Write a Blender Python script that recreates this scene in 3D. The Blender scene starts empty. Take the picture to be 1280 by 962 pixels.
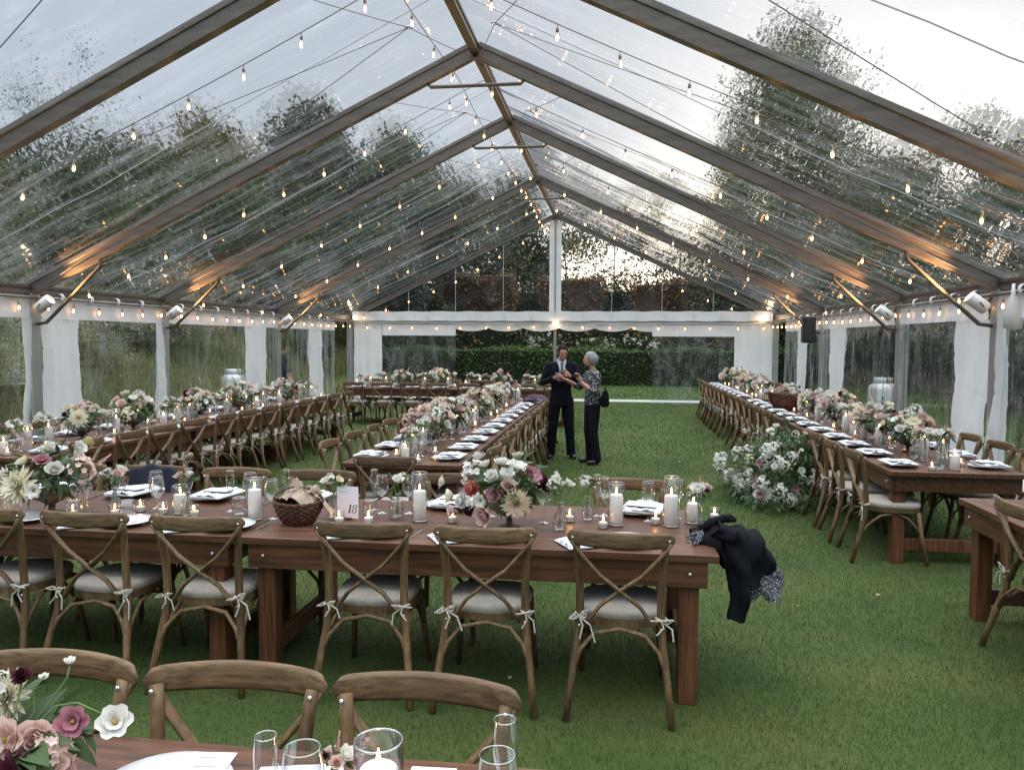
import bpy, bmesh, math, random
import numpy as np
from mathutils import Vector, Matrix

S = bpy.context.scene
C = S.collection
R = math.radians
PI = math.pi

# ---------------------------------------------------------------- camera
cam_d = bpy.data.cameras.new('camera')
cam = bpy.data.objects.new('camera', cam_d)
C.objects.link(cam)
S.camera = cam
cam_d.sensor_width = 36
cam_d.lens = 968.26 / 1280 * 36
cam_d.clip_start = 0.05
cam_d.clip_end = 2000
YAW, PIT, ROL = 0.1343, -0.0565, 0.0048
_f0 = Vector((-math.sin(YAW), math.cos(YAW), 0))
_r0 = Vector((math.cos(YAW), math.sin(YAW), 0))
_z0 = Vector((0, 0, 1))
_fw = _f0 * math.cos(PIT) + _z0 * math.sin(PIT)
_up = -_f0 * math.sin(PIT) + _z0 * math.cos(PIT)
_rt = _r0 * math.cos(ROL) + _up * math.sin(ROL)
_u2 = -_r0 * math.sin(ROL) + _up * math.cos(ROL)
_m = Matrix((( _rt.x, _u2.x, -_fw.x, 1.763), (_rt.y, _u2.y, -_fw.y, 0.0), (_rt.z, _u2.z, -_fw.z, 1.78), (0, 0, 0, 1)))
cam.matrix_world = _m

# ---------------------------------------------------------------- sky, sun, exposure
SUN_EL, SUN_AZ = R(8), R(15)          # azimuth clockwise from +Y (behind the gable, to the right)
w = bpy.data.worlds.new('World')
S.world = w
w.use_nodes = True
nt = w.node_tree
bg = nt.nodes['Background']
sky = nt.nodes.new('ShaderNodeTexSky')
sky.sky_type = 'NISHITA'
sky.sun_disc = False
sky.sun_elevation = SUN_EL
sky.sun_rotation = SUN_AZ
sky.air_density = 1.0
sky.dust_density = 2.5
sky.ozone_density = 1.2
hsv = nt.nodes.new('ShaderNodeHueSaturation')
hsv.inputs['Saturation'].default_value = 0.5
nt.links.new(sky.outputs[0], hsv.inputs['Color'])
tc = nt.nodes.new('ShaderNodeTexCoord')
mp = nt.nodes.new('ShaderNodeMapping')
mp.inputs['Scale'].default_value = (1.2, 1.2, 3.2)
nz = nt.nodes.new('ShaderNodeTexNoise')
nz.inputs['Scale'].default_value = 1.6
nz.inputs['Detail'].default_value = 6
cr = nt.nodes.new('ShaderNodeValToRGB')
cr.color_ramp.elements[0].position = 0.38
cr.color_ramp.elements[0].color = (0.66, 0.66, 0.66, 1)
cr.color_ramp.elements[1].position = 0.72
cr.color_ramp.elements[1].color = (0.88, 0.88, 0.88, 1)
mx = nt.nodes.new('ShaderNodeMixRGB')
mx.inputs['Color2'].default_value = (3.75, 4.65, 5.95, 1)     # thin high cloud
nt.links.new(tc.outputs['Generated'], mp.inputs['Vector'])
nt.links.new(mp.outputs[0], nz.inputs['Vector'])
nt.links.new(nz.outputs['Fac'], cr.inputs['Fac'])
sz_ = nt.nodes.new('ShaderNodeSeparateXYZ'); nt.links.new(tc.outputs['Generated'], sz_.inputs[0])
lo_ = nt.nodes.new('ShaderNodeMapRange'); lo_.inputs['From Min'].default_value = .04; lo_.inputs['From Max'].default_value = .20
lo_.inputs['To Min'].default_value = .42; lo_.inputs['To Max'].default_value = 1.0
nt.links.new(sz_.outputs['Z'], lo_.inputs['Value'])
mf = nt.nodes.new('ShaderNodeMath'); mf.operation = 'MULTIPLY'
nt.links.new(cr.outputs['Color'], mf.inputs[0]); nt.links.new(lo_.outputs[0], mf.inputs[1])
nt.links.new(mf.outputs[0], mx.inputs['Fac'])
nt.links.new(hsv.outputs['Color'], mx.inputs['Color1'])
# added sky boost and warm tint overhead, out of view, to light the interior
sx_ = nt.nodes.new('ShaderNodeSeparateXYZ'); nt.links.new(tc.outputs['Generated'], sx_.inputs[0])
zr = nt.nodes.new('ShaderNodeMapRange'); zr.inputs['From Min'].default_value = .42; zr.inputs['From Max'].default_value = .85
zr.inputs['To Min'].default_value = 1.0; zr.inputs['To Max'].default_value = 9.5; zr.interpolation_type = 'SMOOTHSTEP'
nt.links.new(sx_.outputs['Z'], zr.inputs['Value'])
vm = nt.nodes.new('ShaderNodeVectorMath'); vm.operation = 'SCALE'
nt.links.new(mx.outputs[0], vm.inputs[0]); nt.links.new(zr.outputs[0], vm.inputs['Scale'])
wt = nt.nodes.new('ShaderNodeMixRGB'); wt.blend_type = 'MULTIPLY'; wt.inputs['Color2'].default_value = (1.0, .86, .70, 1)
zf = nt.nodes.new('ShaderNodeMapRange'); zf.inputs['From Min'].default_value = .42; zf.inputs['From Max'].default_value = .7
nt.links.new(sx_.outputs['Z'], zf.inputs['Value']); nt.links.new(zf.outputs[0], wt.inputs[0])
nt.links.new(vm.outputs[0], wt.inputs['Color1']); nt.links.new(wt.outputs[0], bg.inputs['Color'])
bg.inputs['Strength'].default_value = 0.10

sl = bpy.data.lights.new('sun', 'SUN')
sl.energy = 0.6
sl.angle = R(175)
sl.color = (1.0, 0.86, 0.68)
so = bpy.data.objects.new('sun', sl)
C.objects.link(so)
_sd = Vector((math.sin(SUN_AZ) * math.cos(SUN_EL), math.cos(SUN_AZ) * math.cos(SUN_EL), math.sin(SUN_EL)))
so.rotation_euler = _sd.to_track_quat('Z', 'Y').to_euler()

S.view_settings.view_transform = 'Standard'
S.view_settings.look = 'None'
S.view_settings.exposure = 0.28
S.view_settings.gamma = 1
S.view_settings.use_curve_mapping = False
cy = S.cycles
cy.use_denoising = True
try:
    cy.denoiser = 'OPENIMAGEDENOISE'
    cy.denoising_input_passes = 'RGB_ALBEDO_NORMAL'
except Exception:
    pass
cy.max_bounces = 12
cy.transparent_max_bounces = 40
cy.diffuse_bounces = 3
cy.glossy_bounces = 3
cy.transmission_bounces = 6
cy.caustics_refractive = True
cy.caustics_reflective = False
cy.sample_clamp_indirect = 3
cy.use_light_tree = True

# ---------------------------------------------------------------- mesh helpers
class MB:
    """collects shapes; build() links them as ONE mesh object"""
    def __init__(s):
        s.v = []; s.f = []; s.sm = []; s.mi = []; s.cur = 0
    def raw(s, vs, fs, smooth=False):
        n = len(s.v)
        s.v += [tuple(v) for v in vs]
        s.f += [tuple(i + n for i in f) for f in fs]
        s.sm += [smooth] * len(fs); s.mi += [s.cur] * len(fs)
        return s
    def box(s, c, d, rot=None, bev=0.0):
        x, y, z = d[0] / 2, d[1] / 2, d[2] / 2
        if bev <= 0:
            P = [(-x,-y,-z),(x,-y,-z),(x,y,-z),(-x,y,-z),(-x,-y,z),(x,-y,z),(x,y,z),(-x,y,z)]
            F = [(0,3,2,1),(4,5,6,7),(0,1,5,4),(1,2,6,5),(2,3,7,6),(3,0,4,7)]
        else:
            b = min(bev, x * .9, y * .9, z * .9)
            P = []; F = []
            for zz, k in ((-z, b), (-z + b, 0), (z - b, 0), (z, b)):
                for (sx, sy) in ((-1,-1),(1,-1),(1,1),(-1,1)):
                    if (sx * sy) > 0:
                        P += [(sx*(x-k), sy*(y-k-b*(k==0)), zz), (sx*(x-k-b*(k==0)), sy*(y-k), zz)]
                    else:
                        P += [(sx*(x-k-b*(k==0)), sy*(y-k), zz), (sx*(x-k), sy*(y-k-b*(k==0)), zz)]
            for l in range(3):
                for i in range(8):
                    F.append((l*8+i, l*8+(i+1)%8, l*8+8+(i+1)%8, l*8+8+i))
            F.append(tuple(range(7, -1, -1))); F.append(tuple(range(24, 32)))
        c = Vector(c)
        P = [(rot @ Vector(p) if rot else Vector(p)) + c for p in P]
        return s.raw(P, F)
    def tube(s, pts, r, n=8, closed=False, flat=None, cap=True):
        """pts polyline, r number or list; flat = (a,b) cross-section scale, up hint z"""
        pts = [Vector(p) for p in pts]
        m = len(pts)
        rs = r if isinstance(r, (list, tuple)) else [r] * m
        V = []; prev = None
        for i, p in enumerate(pts):
            if closed:
                t = pts[(i+1) % m] - pts[i-1]
            else:
                t = pts[min(i+1, m-1)] - pts[max(i-1, 0)]
            t.normalize()
            if prev is None:
                h = Vector((0,0,1)) if abs(t.z) < .9 else Vector((0,1,0))
                a = t.cross(h).normalized()
            else:
                a = (prev - t * prev.dot(t))
                if a.length < 1e-6: a = t.orthogonal()
                a.normalize()
            prev = a
            b = t.cross(a)
            fa, fb = flat if flat else (1, 1)
            for k in range(n):
                th = 2 * PI * (k + .5) / n
                V.append(p + a * (math.cos(th) * rs[i] * fa) + b * (math.sin(th) * rs[i] * fb))
        F = []
        for i in range(m if closed else m - 1):
            j = (i + 1) % m
            for k in range(n):
                l = (k + 1) % n
                F.append((i*n+k, i*n+l, j*n+l, j*n+k))
        if cap and not closed:
            F.append(tuple(range(n-1, -1, -1))); F.append(tuple((m-1)*n + k for k in range(n)))
        return s.raw(V, F, n > 4)
    def lathe(s, prof, n=16, c=(0,0,0), smooth=True, closed=False):
        V = []; F = []
        m = len(prof)
        for (r, z) in prof:
            for k in range(n):
                th = 2 * PI * k / n
                V.append((c[0] + r*math.cos(th), c[1] + r*math.sin(th), c[2] + z))
        for i in range(m - (0 if closed else 1)):
            j = (i + 1) % m
            for k in range(n):
                l = (k+1) % n
                F.append((i*n+k, i*n+l, j*n+l, j*n+k))
        return s.raw(V, F, smooth)
    def grid(s, fn, nu, nv, smooth=True):
        V = [fn(i / nu, j / nv) for i in range(nu+1) for j in range(nv+1)]
        F = [(i*(nv+1)+j, (i+1)*(nv+1)+j, (i+1)*(nv+1)+j+1, i*(nv+1)+j+1) for i in range(nu) for j in range(nv)]
        return s.raw(V, F, smooth)
    def prism(s, poly, z0, z1, axis='z'):
        n = len(poly)
        mk = {'z': lambda a, b, h: (a, b, h), 'y': lambda a, b, h: (a, h, b), 'x': lambda a, b, h: (h, a, b)}[axis]
        V = [mk(a, b, z0) for a, b in poly] + [mk(a, b, z1) for a, b in poly]
        F = [tuple(range(n-1, -1, -1)), tuple(range(n, 2*n))] + [(i, (i+1) % n, (i+1) % n + n, i + n) for i in range(n)]
        return s.raw(V, F)
    def ellipsoid(s, c, r, nu=10, nv=14, rot=None):
        V = []; F = []
        c = Vector(c)
        for i in range(nu+1):
            ph = PI * i / nu
            for k in range(nv):
                th = 2*PI*k/nv
                p = Vector((r[0]*math.sin(ph)*math.cos(th), r[1]*math.sin(ph)*math.sin(th), r[2]*math.cos(ph)))
                V.append(c + (rot @ p if rot else p))
        for i in range(nu):
            for k in range(nv):
                l = (k+1) % nv
                F.append((i*nv+k, (i+1)*nv+k, (i+1)*nv+l, i*nv+l))
        return s.raw(V, F, True)
    def xf(s, M, start=0):
        for i in range(start, len(s.v)):
            s.v[i] = tuple(M @ Vector(s.v[i]))
        return s
    def mesh(s, name, mats):
        me = bpy.data.meshes.new(name)
        me.from_pydata(s.v, [], s.f)
        if not isinstance(mats, (list, tuple)): mats = [mats]
        for m in mats: me.materials.append(m)
        me.polygons.foreach_set('use_smooth', s.sm)
        me.polygons.foreach_set('material_index', s.mi)
        me.update()
        return me
    def build(s, name, mats, parent=None, loc=None):
        return put(name, s.mesh(name, mats), parent, loc)

def put(name, me, parent=None, loc=None, rz=0):
    o = bpy.data.objects.new(name, me)
    C.objects.link(o)
    if parent: o.parent = parent
    if loc is not None: o.location = loc
    if rz: o.rotation_euler = (0, 0, rz)
    return o

def bigmesh(name, V, F, mats, parent=None, attr=None, smooth=False, mi=None):
    """V (n,3) F (m,k) numpy"""
    me = bpy.data.meshes.new(name)
    V = np.asarray(V, dtype=np.float32); F = np.asarray(F, dtype=np.int32)
    k = F.shape[1]
    me.vertices.add(len(V)); me.vertices.foreach_set('co', V.ravel())
    me.loops.add(F.size); me.loops.foreach_set('vertex_index', F.ravel())
    me.polygons.add(len(F))
    me.polygons.foreach_set('loop_start', np.arange(0, F.size, k, dtype=np.int32))
    try:
        me.polygons.foreach_set('loop_total', np.full(len(F), k, dtype=np.int32))
    except Exception:
        pass
    if not isinstance(mats, (list, tuple)): mats = [mats]
    for m in mats: me.materials.append(m)
    if mi is not None: me.polygons.foreach_set('material_index', np.asarray(mi, dtype=np.int32))
    if smooth: me.polygons.foreach_set('use_smooth', np.ones(len(F), dtype=bool))
    if attr is not None:
        a = me.attributes.new('rnd', 'FLOAT', 'FACE')
        a.data.foreach_set('value', np.asarray(attr, dtype=np.float32))
    me.update(calc_edges=True)
    return put(name, me, parent)

def tag(o, label=None, cat=None, group=None, kind=None):
    if label: o['label'] = label
    if cat: o['category'] = cat
    if group: o['group'] = group
    if kind: o['kind'] = kind
    return o

def thing(name, label, cat, loc=(0,0,0), rz=0, group=None):
    o = bpy.data.objects.new(name, None)
    o.empty_display_size = .1
    C.objects.link(o)
    o.location = loc; o.rotation_euler = (0, 0, rz)
    return tag(o, label, cat, group)

def dup(o, loc=None, rz=None, label=None, group=None, parent=None):
    c = o.copy(); C.objects.link(c)
    if parent is not None: c.parent = parent
    if loc is not None: c.location = loc
    if rz is not None: c.rotation_euler = (0, 0, rz)
    if label: c['label'] = label
    if group: c['group'] = group
    for ch in o.children: dup(ch, parent=c)
    return c

# ---------------------------------------------------------------- materials
MAT = {}
def mat(name, col, rough=.6, metal=0, col2=None, scale=8, stretch=(1,1,1), detail=4, spec=.5, bump=0, bscale=None, sss=0,
        coat=0, emis=None, estr=0, objrand=0, sheen=0, attr=None, bdist=.01, coords='Object', trans=0, ramp=(.35,.65)):
    m = bpy.data.materials.new(name); m.use_nodes = True
    t = m.node_tree; b = t.nodes['Principled BSDF']
    b.inputs['Base Color'].default_value = (*col, 1)
    b.inputs['Roughness'].default_value = rough
    b.inputs['Metallic'].default_value = metal
    b.inputs['Specular IOR Level'].default_value = spec
    if coat: b.inputs['Coat Weight'].default_value = coat; b.inputs['Coat Roughness'].default_value = .25
    if sss: b.inputs['Subsurface Weight'].default_value = sss; b.inputs['Subsurface Scale'].default_value = .02; b.inputs['Subsurface Radius'].default_value = (1,.6,.4)
    if sheen: b.inputs['Sheen Weight'].default_value = sheen
    if emis: b.inputs['Emission Color'].default_value = (*emis, 1); b.inputs['Emission Strength'].default_value = estr
    last = None
    if col2 or bump:
        tc = t.nodes.new('ShaderNodeTexCoord'); mp = t.nodes.new('ShaderNodeMapping')
        mp.inputs['Scale'].default_value = stretch
        t.links.new(tc.outputs[coords], mp.inputs[0])
        src = mp.outputs[0]
        if objrand:
            oi = t.nodes.new('ShaderNodeObjectInfo'); va = t.nodes.new('ShaderNodeVectorMath'); va.operation = 'ADD'
            mu = t.nodes.new('ShaderNodeMath'); mu.operation = 'MULTIPLY'; mu.inputs[1].default_value = 37
            t.links.new(oi.outputs['Random'], mu.inputs[0])
            t.links.new(src, va.inputs[0]); t.links.new(mu.outputs[0], va.inputs[1]); src = va.outputs[0]
    if col2:
        n = t.nodes.new('ShaderNodeTexNoise'); n.inputs['Scale'].default_value = scale; n.inputs['Detail'].default_value = detail
        t.links.new(src, n.inputs['Vector'])
        r = t.nodes.new('ShaderNodeValToRGB')
        r.color_ramp.elements[0].position = ramp[0]; r.color_ramp.elements[0].color = (*col, 1)
        r.color_ramp.elements[1].position = ramp[1]; r.color_ramp.elements[1].color = (*col2, 1)
        t.links.new(n.outputs['Fac'], r.inputs[0]); last = r.outputs[0]
    if attr:
        a = t.nodes.new('ShaderNodeAttribute'); a.attribute_name = 'rnd'
        r2 = t.nodes.new('ShaderNodeValToRGB')
        els = r2.color_ramp.elements
        while len(els) < len(attr): els.new(.5)
        for i, c_ in enumerate(attr): els[i].position = i / (len(attr) - 1); els[i].color = (*c_, 1)
        t.links.new(a.outputs['Fac'], r2.inputs[0])
        if last:
            mm = t.nodes.new('ShaderNodeMixRGB'); mm.inputs[0].default_value = .5
            t.links.new(last, mm.inputs[1]); t.links.new(r2.outputs[0], mm.inputs[2]); last = mm.outputs[0]
        else: last = r2.outputs[0]
    if objrand:
        oi2 = t.nodes.new('ShaderNodeObjectInfo'); mr = t.nodes.new('ShaderNodeMapRange')
        mr.inputs['To Min'].default_value = 1 - objrand; mr.inputs['To Max'].default_value = 1 + objrand
        t.links.new(oi2.outputs['Random'], mr.inputs['Value'])
        hs = t.nodes.new('ShaderNodeHueSaturation')
        if last: t.links.new(last, hs.inputs['Color'])
        else: hs.inputs['Color'].default_value = (*col, 1)
        t.links.new(mr.outputs[0], hs.inputs['Value']); last = hs.outputs[0]
    if last: t.links.new(last, b.inputs['Base Color'])
    if bump:
        n2 = t.nodes.new('ShaderNodeTexNoise'); n2.inputs['Scale'].default_value = bscale or scale; n2.inputs['Detail'].default_value = 5
        t.links.new(src, n2.inputs['Vector'])
        bp = t.nodes.new('ShaderNodeBump'); bp.inputs['Strength'].default_value = bump; bp.inputs['Distance'].default_value = bdist
        t.links.new(n2.outputs['Fac'], bp.inputs['Height']); t.links.new(bp.outputs[0], b.inputs['Normal'])
    if trans:      # thin leaf / petal / cloth letting light through
        tr = t.nodes.new('ShaderNodeBsdfTranslucent'); ms = t.nodes.new('ShaderNodeMixShader'); ms.inputs[0].default_value = trans
        if last: t.links.new(last, tr.inputs['Color'])
        else: tr.inputs['Color'].default_value = (*col, 1)
        t.links.new(b.outputs[0], ms.inputs[1]); t.links.new(tr.outputs[0], ms.inputs[2])
        t.links.new(ms.outputs[0], t.nodes['Material Output'].inputs['Surface'])
    MAT[name] = m
    return m

def glassy(name, tint=(.97,.98,.98), base=.04, edge=.75, power=3.0, rough=.02, bump=0, bscale=20, stretch=(1,1,1), haze=0, distort=0, ior=1.03, hazecol=(.8,.84,.88), bdist=.02, hscale=2.0, film=0, bdetail=4, drough=0):
    """thin clear sheet or thin blown glass: see-through, mirror-like towards its edges"""
    m = bpy.data.materials.new(name); m.use_nodes = True
    t = m.node_tree; out = t.nodes['Material Output']; t.nodes.remove(t.nodes['Principled BSDF'])
    tr = t.nodes.new('ShaderNodeBsdfTransparent'); tr.inputs[0].default_value = (*tint, 1)
    gl = t.nodes.new('ShaderNodeBsdfGlossy'); gl.inputs['Roughness'].default_value = rough
    lw = t.nodes.new('ShaderNodeLayerWeight'); lw.inputs['Blend'].default_value = .5
    pw = t.nodes.new('ShaderNodeMath'); pw.operation = 'POWER'; pw.inputs[1].default_value = power
    mr = t.nodes.new('ShaderNodeMapRange'); mr.inputs['To Min'].default_value = base; mr.inputs['To Max'].default_value = edge
    t.links.new(lw.outputs['Facing'], pw.inputs[0]); t.links.new(pw.outputs[0], mr.inputs['Value'])
    base_sh = tr.outputs[0]
    src = None
    if bump or haze:
        tc = t.nodes.new('ShaderNodeTexCoord'); mp = t.nodes.new('ShaderNodeMapping'); mp.inputs['Scale'].default_value = stretch
        t.links.new(tc.outputs['Object'], mp.inputs[0]); src = mp.outputs[0]
    if bump:
        n = t.nodes.new('ShaderNodeTexNoise'); n.inputs['Scale'].default_value = bscale; n.inputs['Detail'].default_value = bdetail
        t.links.new(src, n.inputs['Vector'])
        bp = t.nodes.new('ShaderNodeBump'); bp.inputs['Strength'].default_value = bump; bp.inputs['Distance'].default_value = bdist
        t.links.new(n.outputs['Fac'], bp.inputs['Height']); t.links.new(bp.outputs[0], gl.inputs['Normal'])
        if distort:
            rf = t.nodes.new('ShaderNodeBsdfRefraction'); rf.inputs['IOR'].default_value = ior; rf.inputs['Roughness'].default_value = drough
            rf.inputs['Color'].default_value = (*tint, 1)
            t.links.new(bp.outputs[0], rf.inputs['Normal'])
            m1 = t.nodes.new('ShaderNodeMixShader'); m1.inputs[0].default_value = distort
            t.links.new(tr.outputs[0], m1.inputs[1]); t.links.new(rf.outputs[0], m1.inputs[2]); base_sh = m1.outputs[0]
    if haze:
        df = t.nodes.new('ShaderNodeBsdfTranslucent'); df.inputs[0].default_value = (*hazecol, 1)
        d2 = t.nodes.new('ShaderNodeBsdfDiffuse'); d2.inputs[0].default_value = (*hazecol, 1)
        md = t.nodes.new('ShaderNodeMixShader'); md.inputs[0].default_value = .5
        t.links.new(df.outputs[0], md.inputs[1]); t.links.new(d2.outputs[0], md.inputs[2])
        n3 = t.nodes.new('ShaderNodeTexNoise'); n3.inputs['Scale'].default_value = hscale; n3.inputs['Detail'].default_value = 6; n3.inputs['Roughness'].default_value = .65
        t.links.new(src, n3.inputs['Vector'])
        r3 = t.nodes.new('ShaderNodeMapRange'); r3.inputs['From Min'].default_value = .45; r3.inputs['From Max'].default_value = .75
        r3.inputs['To Min'].default_value = film; r3.inputs['To Max'].default_value = haze
        t.links.new(n3.outputs['Fac'], r3.inputs['Value'])
        m2 = t.nodes.new('ShaderNodeMixShader'); t.links.new(r3.outputs[0], m2.inputs[0])
        t.links.new(base_sh, m2.inputs[1]); t.links.new(md.outputs[0], m2.inputs[2]); base_sh = m2.outputs[0]
    mx = t.nodes.new('ShaderNodeMixShader')
    t.links.new(mr.outputs[0], mx.inputs[0]); t.links.new(base_sh, mx.inputs[1]); t.links.new(gl.outputs[0], mx.inputs[2])
    t.links.new(mx.outputs[0], out.inputs['Surface'])
    MAT[name] = m
    return m

def emit(name, col, s):
    m = bpy.data.materials.new(name); m.use_nodes = True
    b = m.node_tree.nodes['Principled BSDF']
    b.inputs['Base Color'].default_value = (*col, 1)
    b.inputs['Emission Color'].default_value = (*col, 1); b.inputs['Emission Strength'].default_value = s
    MAT[name] = m
    return m

mat('table_wood', (.150,.062,.031), .40, col2=(.042,.017,.010), scale=4, stretch=(.7,11,11), detail=8, bump=.4, bscale=6, bdist=.004, objrand=.12, coat=.12, ramp=(.3,.72))
mat('table_leg_wood', (.18,.066,.028), .5, col2=(.065,.024,.012), scale=5, stretch=(12,12,.8), bump=.2, bscale=6, bdist=.004, objrand=.12)
mat('chair_wood', (.205,.124,.056), .6, col2=(.085,.048,.020), scale=6, stretch=(9,9,1.2), bump=.45, bscale=9, bdist=.003, objrand=.28, ramp=(.32,.68), detail=8)
mat('rail_wood', (.195,.120,.056), .62, col2=(.075,.044,.020), scale=5, stretch=(1.1,16,16), bump=.5, bscale=7, bdist=.003, objrand=.2, ramp=(.32,.68), detail=9)
mat('cushion_cloth', (.44,.39,.33), .9, col2=(.36,.32,.27), scale=60, bump=.3, bscale=220, bdist=.002, objrand=.08, sheen=.2)
mat('tie_cloth', (.62,.58,.5), .9)
mat('bolt_metal', (.65,.65,.62), .3, 1)
mat('aluminium', (.20,.175,.15), .45, .6, col2=(.15,.13,.115), scale=3, stretch=(1,1,6))
mat('leg_aluminium', (.50,.51,.50), .45, .7, col2=(.42,.43,.42), scale=2)
mat('cable_grey', (.16,.16,.165), .5)
mat('cable_white', (.55,.56,.58), .5)
mat('vinyl_white', (.86,.86,.88), .42, col2=(.81,.81,.84), scale=1.5, bump=.6, bscale=2.4, bdist=.06, trans=.45, stretch=(1,1,.6))
mat('vinyl_plain', (.84,.84,.85), .4, bump=.5, bscale=4, bdist=.03, trans=.3)
mat('ring_white', (.8,.8,.8), .35)
mat('porcelain', (.70,.70,.72), .15, coat=.4)
mat('linen_white', (.68,.70,.75), .85, bump=.3, bscale=60, bdist=.002)
mat('linen_tan', (.42,.33,.25), .9, col2=(.33,.25,.19), scale=12, bump=.4, bscale=90, bdist=.003)
mat('paper', (.74,.75,.80), .8)
mat('ink', (.015,.015,.02), .6)
mat('ink_grey', (.25,.25,.28), .7)
mat('wax', (.94,.89,.83), .45, trans=.3)
mat('steel', (.62,.62,.62), .22, 1)
mat('wicker', (.15,.055,.03), .55, col2=(.05,.02,.012), scale=30, bump=.6, bscale=60)
mat('compote', (.10,.075,.05), .4)
emit('flame_light', (1.0,.42,.10), 50)
emit('filament', (1.0,.40,.10), 24)
emit('lamp_face', (1.0,.74,.45), 12)
glassy('clear_glass', base=.11, edge=1.0, power=1.5)
glassy('holder_glass', base=.07, edge=.95, power=1.8)
glassy('rim_glass', base=.30, edge=1.0, power=1.0, rough=.05)
glassy('bulb_glass', base=.08, edge=.7, power=2)
glassy('water', tint=(.93,.95,.95), base=.05, edge=.4)
glassy('roof_film', tint=(.95,.96,.97), base=.04, edge=.5, power=4.2, rough=.06, bump=.42, bscale=1.0, stretch=(.3,2.2,.3), bdist=.09,
       haze=.20, film=.012, hscale=2.6, distort=.62, ior=1.010, bdetail=2, drough=.035)
glassy('window_film', tint=(.90,.92,.92), base=.04, edge=.5, power=2.6, rough=.08, bump=1.0, bscale=4.0, stretch=(1,1.0,.35), bdist=.03,
       haze=.20, film=.02, hscale=3.5, distort=.4, ior=1.012, bdetail=3, drough=.01)
glassy('gable_film', tint=(.93,.93,.92), base=.03, edge=.5, power=3, rough=.06, bump=.5, bscale=2, bdist=.03, haze=.06, film=.0, distort=.25, ior=1.006)
mat('black_cloth', (.005,.006,.009), .9, bump=.4, bscale=14, bdist=.02, spec=.15)
mat('socket_grey', (.30,.29,.27), .5)
mat('speckled_cloth', (.015,.015,.022), .9, col2=(.34,.35,.4), scale=130, detail=2, ramp=(.53,.58))
mat('navy_cloth', (.012,.017,.035), .8, bump=.3, bscale=20, bdist=.01)
mat('purple_cloth', (.05,.015,.05), .8)
mat('suit_cloth', (.005,.006,.011), .9, spec=.2)
mat('shirt_cloth', (.55,.6,.72), .8)
mat('tie_silk', (.05,.06,.09), .4)
mat('skin', (.50,.27,.20), .5, sss=.15)
mat('hair_brown', (.020,.012,.008), .8, spec=.15)
mat('hair_grey', (.33,.33,.34), .6, col2=(.18,.18,.19), scale=40)
mat('shoe_black', (.01,.01,.01), .3)
mat('floral_print', (.012,.014,.03), .75, col2=(.42,.42,.36), scale=40, detail=4, ramp=(.54,.60))
mat('black_plastic', (.012,.012,.013), .45)
mat('tank_paint', (.66,.68,.70), .35)
mat('can_paint', (.62,.62,.62), .4)

# ================================================================ ground, paths, terrain
rng = np.random.default_rng(7)
random.seed(11)

def ground_h(x, y):
    """lawn is flat; a bank rises on the left, a low one on the right"""
    h = 0.0
    if x < -8.2: h += 3.6 * min(1, (-8.2 - x) / 7.5) ** .8 * min(1, max(0, (y + 6) / 6))
    if x > 12.5: h += 1.8 * min(1, (x - 12.5) / 8)
    if y > 40: h += min(2.5, (y - 40) * .05)
    return h

mat('lawn_soil', (.030,.058,.008), .95, col2=(.062,.080,.016), scale=1.3, detail=8, bump=.5, bscale=30, bdist=.03)
mat('grass_blade', (.05,.10,.02), .6, attr=[(.028,.062,.008),(.068,.128,.015),(.110,.178,.024),(.22,.24,.08)], trans=.35, col2=(.105,.165,.030), scale=.8, coords='Object', detail=5)
mat('meadow_blade', (.05,.08,.02), .7, attr=[(.04,.06,.015),(.13,.16,.045),(.32,.32,.14),(.62,.56,.40)], trans=.3)
mat('concrete', (.42,.42,.40), .9, col2=(.34,.34,.33), scale=3, bump=.2, bscale=30)
xs = list(np.concatenate([np.linspace(-400,-30,10), np.linspace(-26,26,53), np.linspace(30,400,10)]))
ys = list(np.concatenate([np.linspace(-200,-10,6), np.linspace(-8,60,69), np.linspace(64,900,14)]))
g = MB()
V = [(x, y, ground_h(x, y)) for x in xs for y in ys]
ny = len(ys)
F = [(i*ny+j, (i+1)*ny+j, (i+1)*ny+j+1, i*ny+j+1) for i in range(len(xs)-1) for j in range(ny-1)]
g.raw(V, F, True)
tag(g.build('ground', MAT['lawn_soil']), kind='structure')
pm = MB(); pm.box((4.0, 23.4, .0), (24, .85, .03))
tag(pm.build('path', MAT['concrete']), kind='structure')

def blades(name, px, py, h, wd, m, hv=None, lean=.5, seg=1, zf=None):
    n = len(px)
    hh = h * rng.uniform(.5, 1.25, n)
    a = rng.uniform(0, 2*PI, n); la = rng.uniform(0, 2*PI, n); ll = rng.uniform(0, lean, n) * hh
    dx, dy = np.cos(a) * wd / 2, np.sin(a) * wd / 2
    z = np.zeros(n) if zf is None else np.array([zf(x, y) for x, y in zip(px, py)])
    if seg == 1:
        V = np.zeros((n, 3, 3))
        V[:,0] = np.stack([px-dx, py-dy, z-.005], 1); V[:,1] = np.stack([px+dx, py+dy, z-.005], 1)
        V[:,2] = np.stack([px+np.cos(la)*ll, py+np.sin(la)*ll, z+hh], 1)
        return V.reshape(-1, 3), np.arange(n*3).reshape(n, 3)
    V = np.zeros((n, 4, 3))
    V[:,0] = np.stack([px-dx, py-dy, z], 1); V[:,1] = np.stack([px+dx, py+dy, z], 1)
    V[:,2] = np.stack([px+np.cos(la)*ll+dx*.4, py+np.sin(la)*ll+dy*.4, z+hh], 1)
    V[:,3] = np.stack([px+np.cos(la)*ll-dx*.4, py+np.sin(la)*ll-dy*.4, z+hh], 1)
    return V.reshape(-1, 3), np.arange(n*4).reshape(n, 4)

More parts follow.
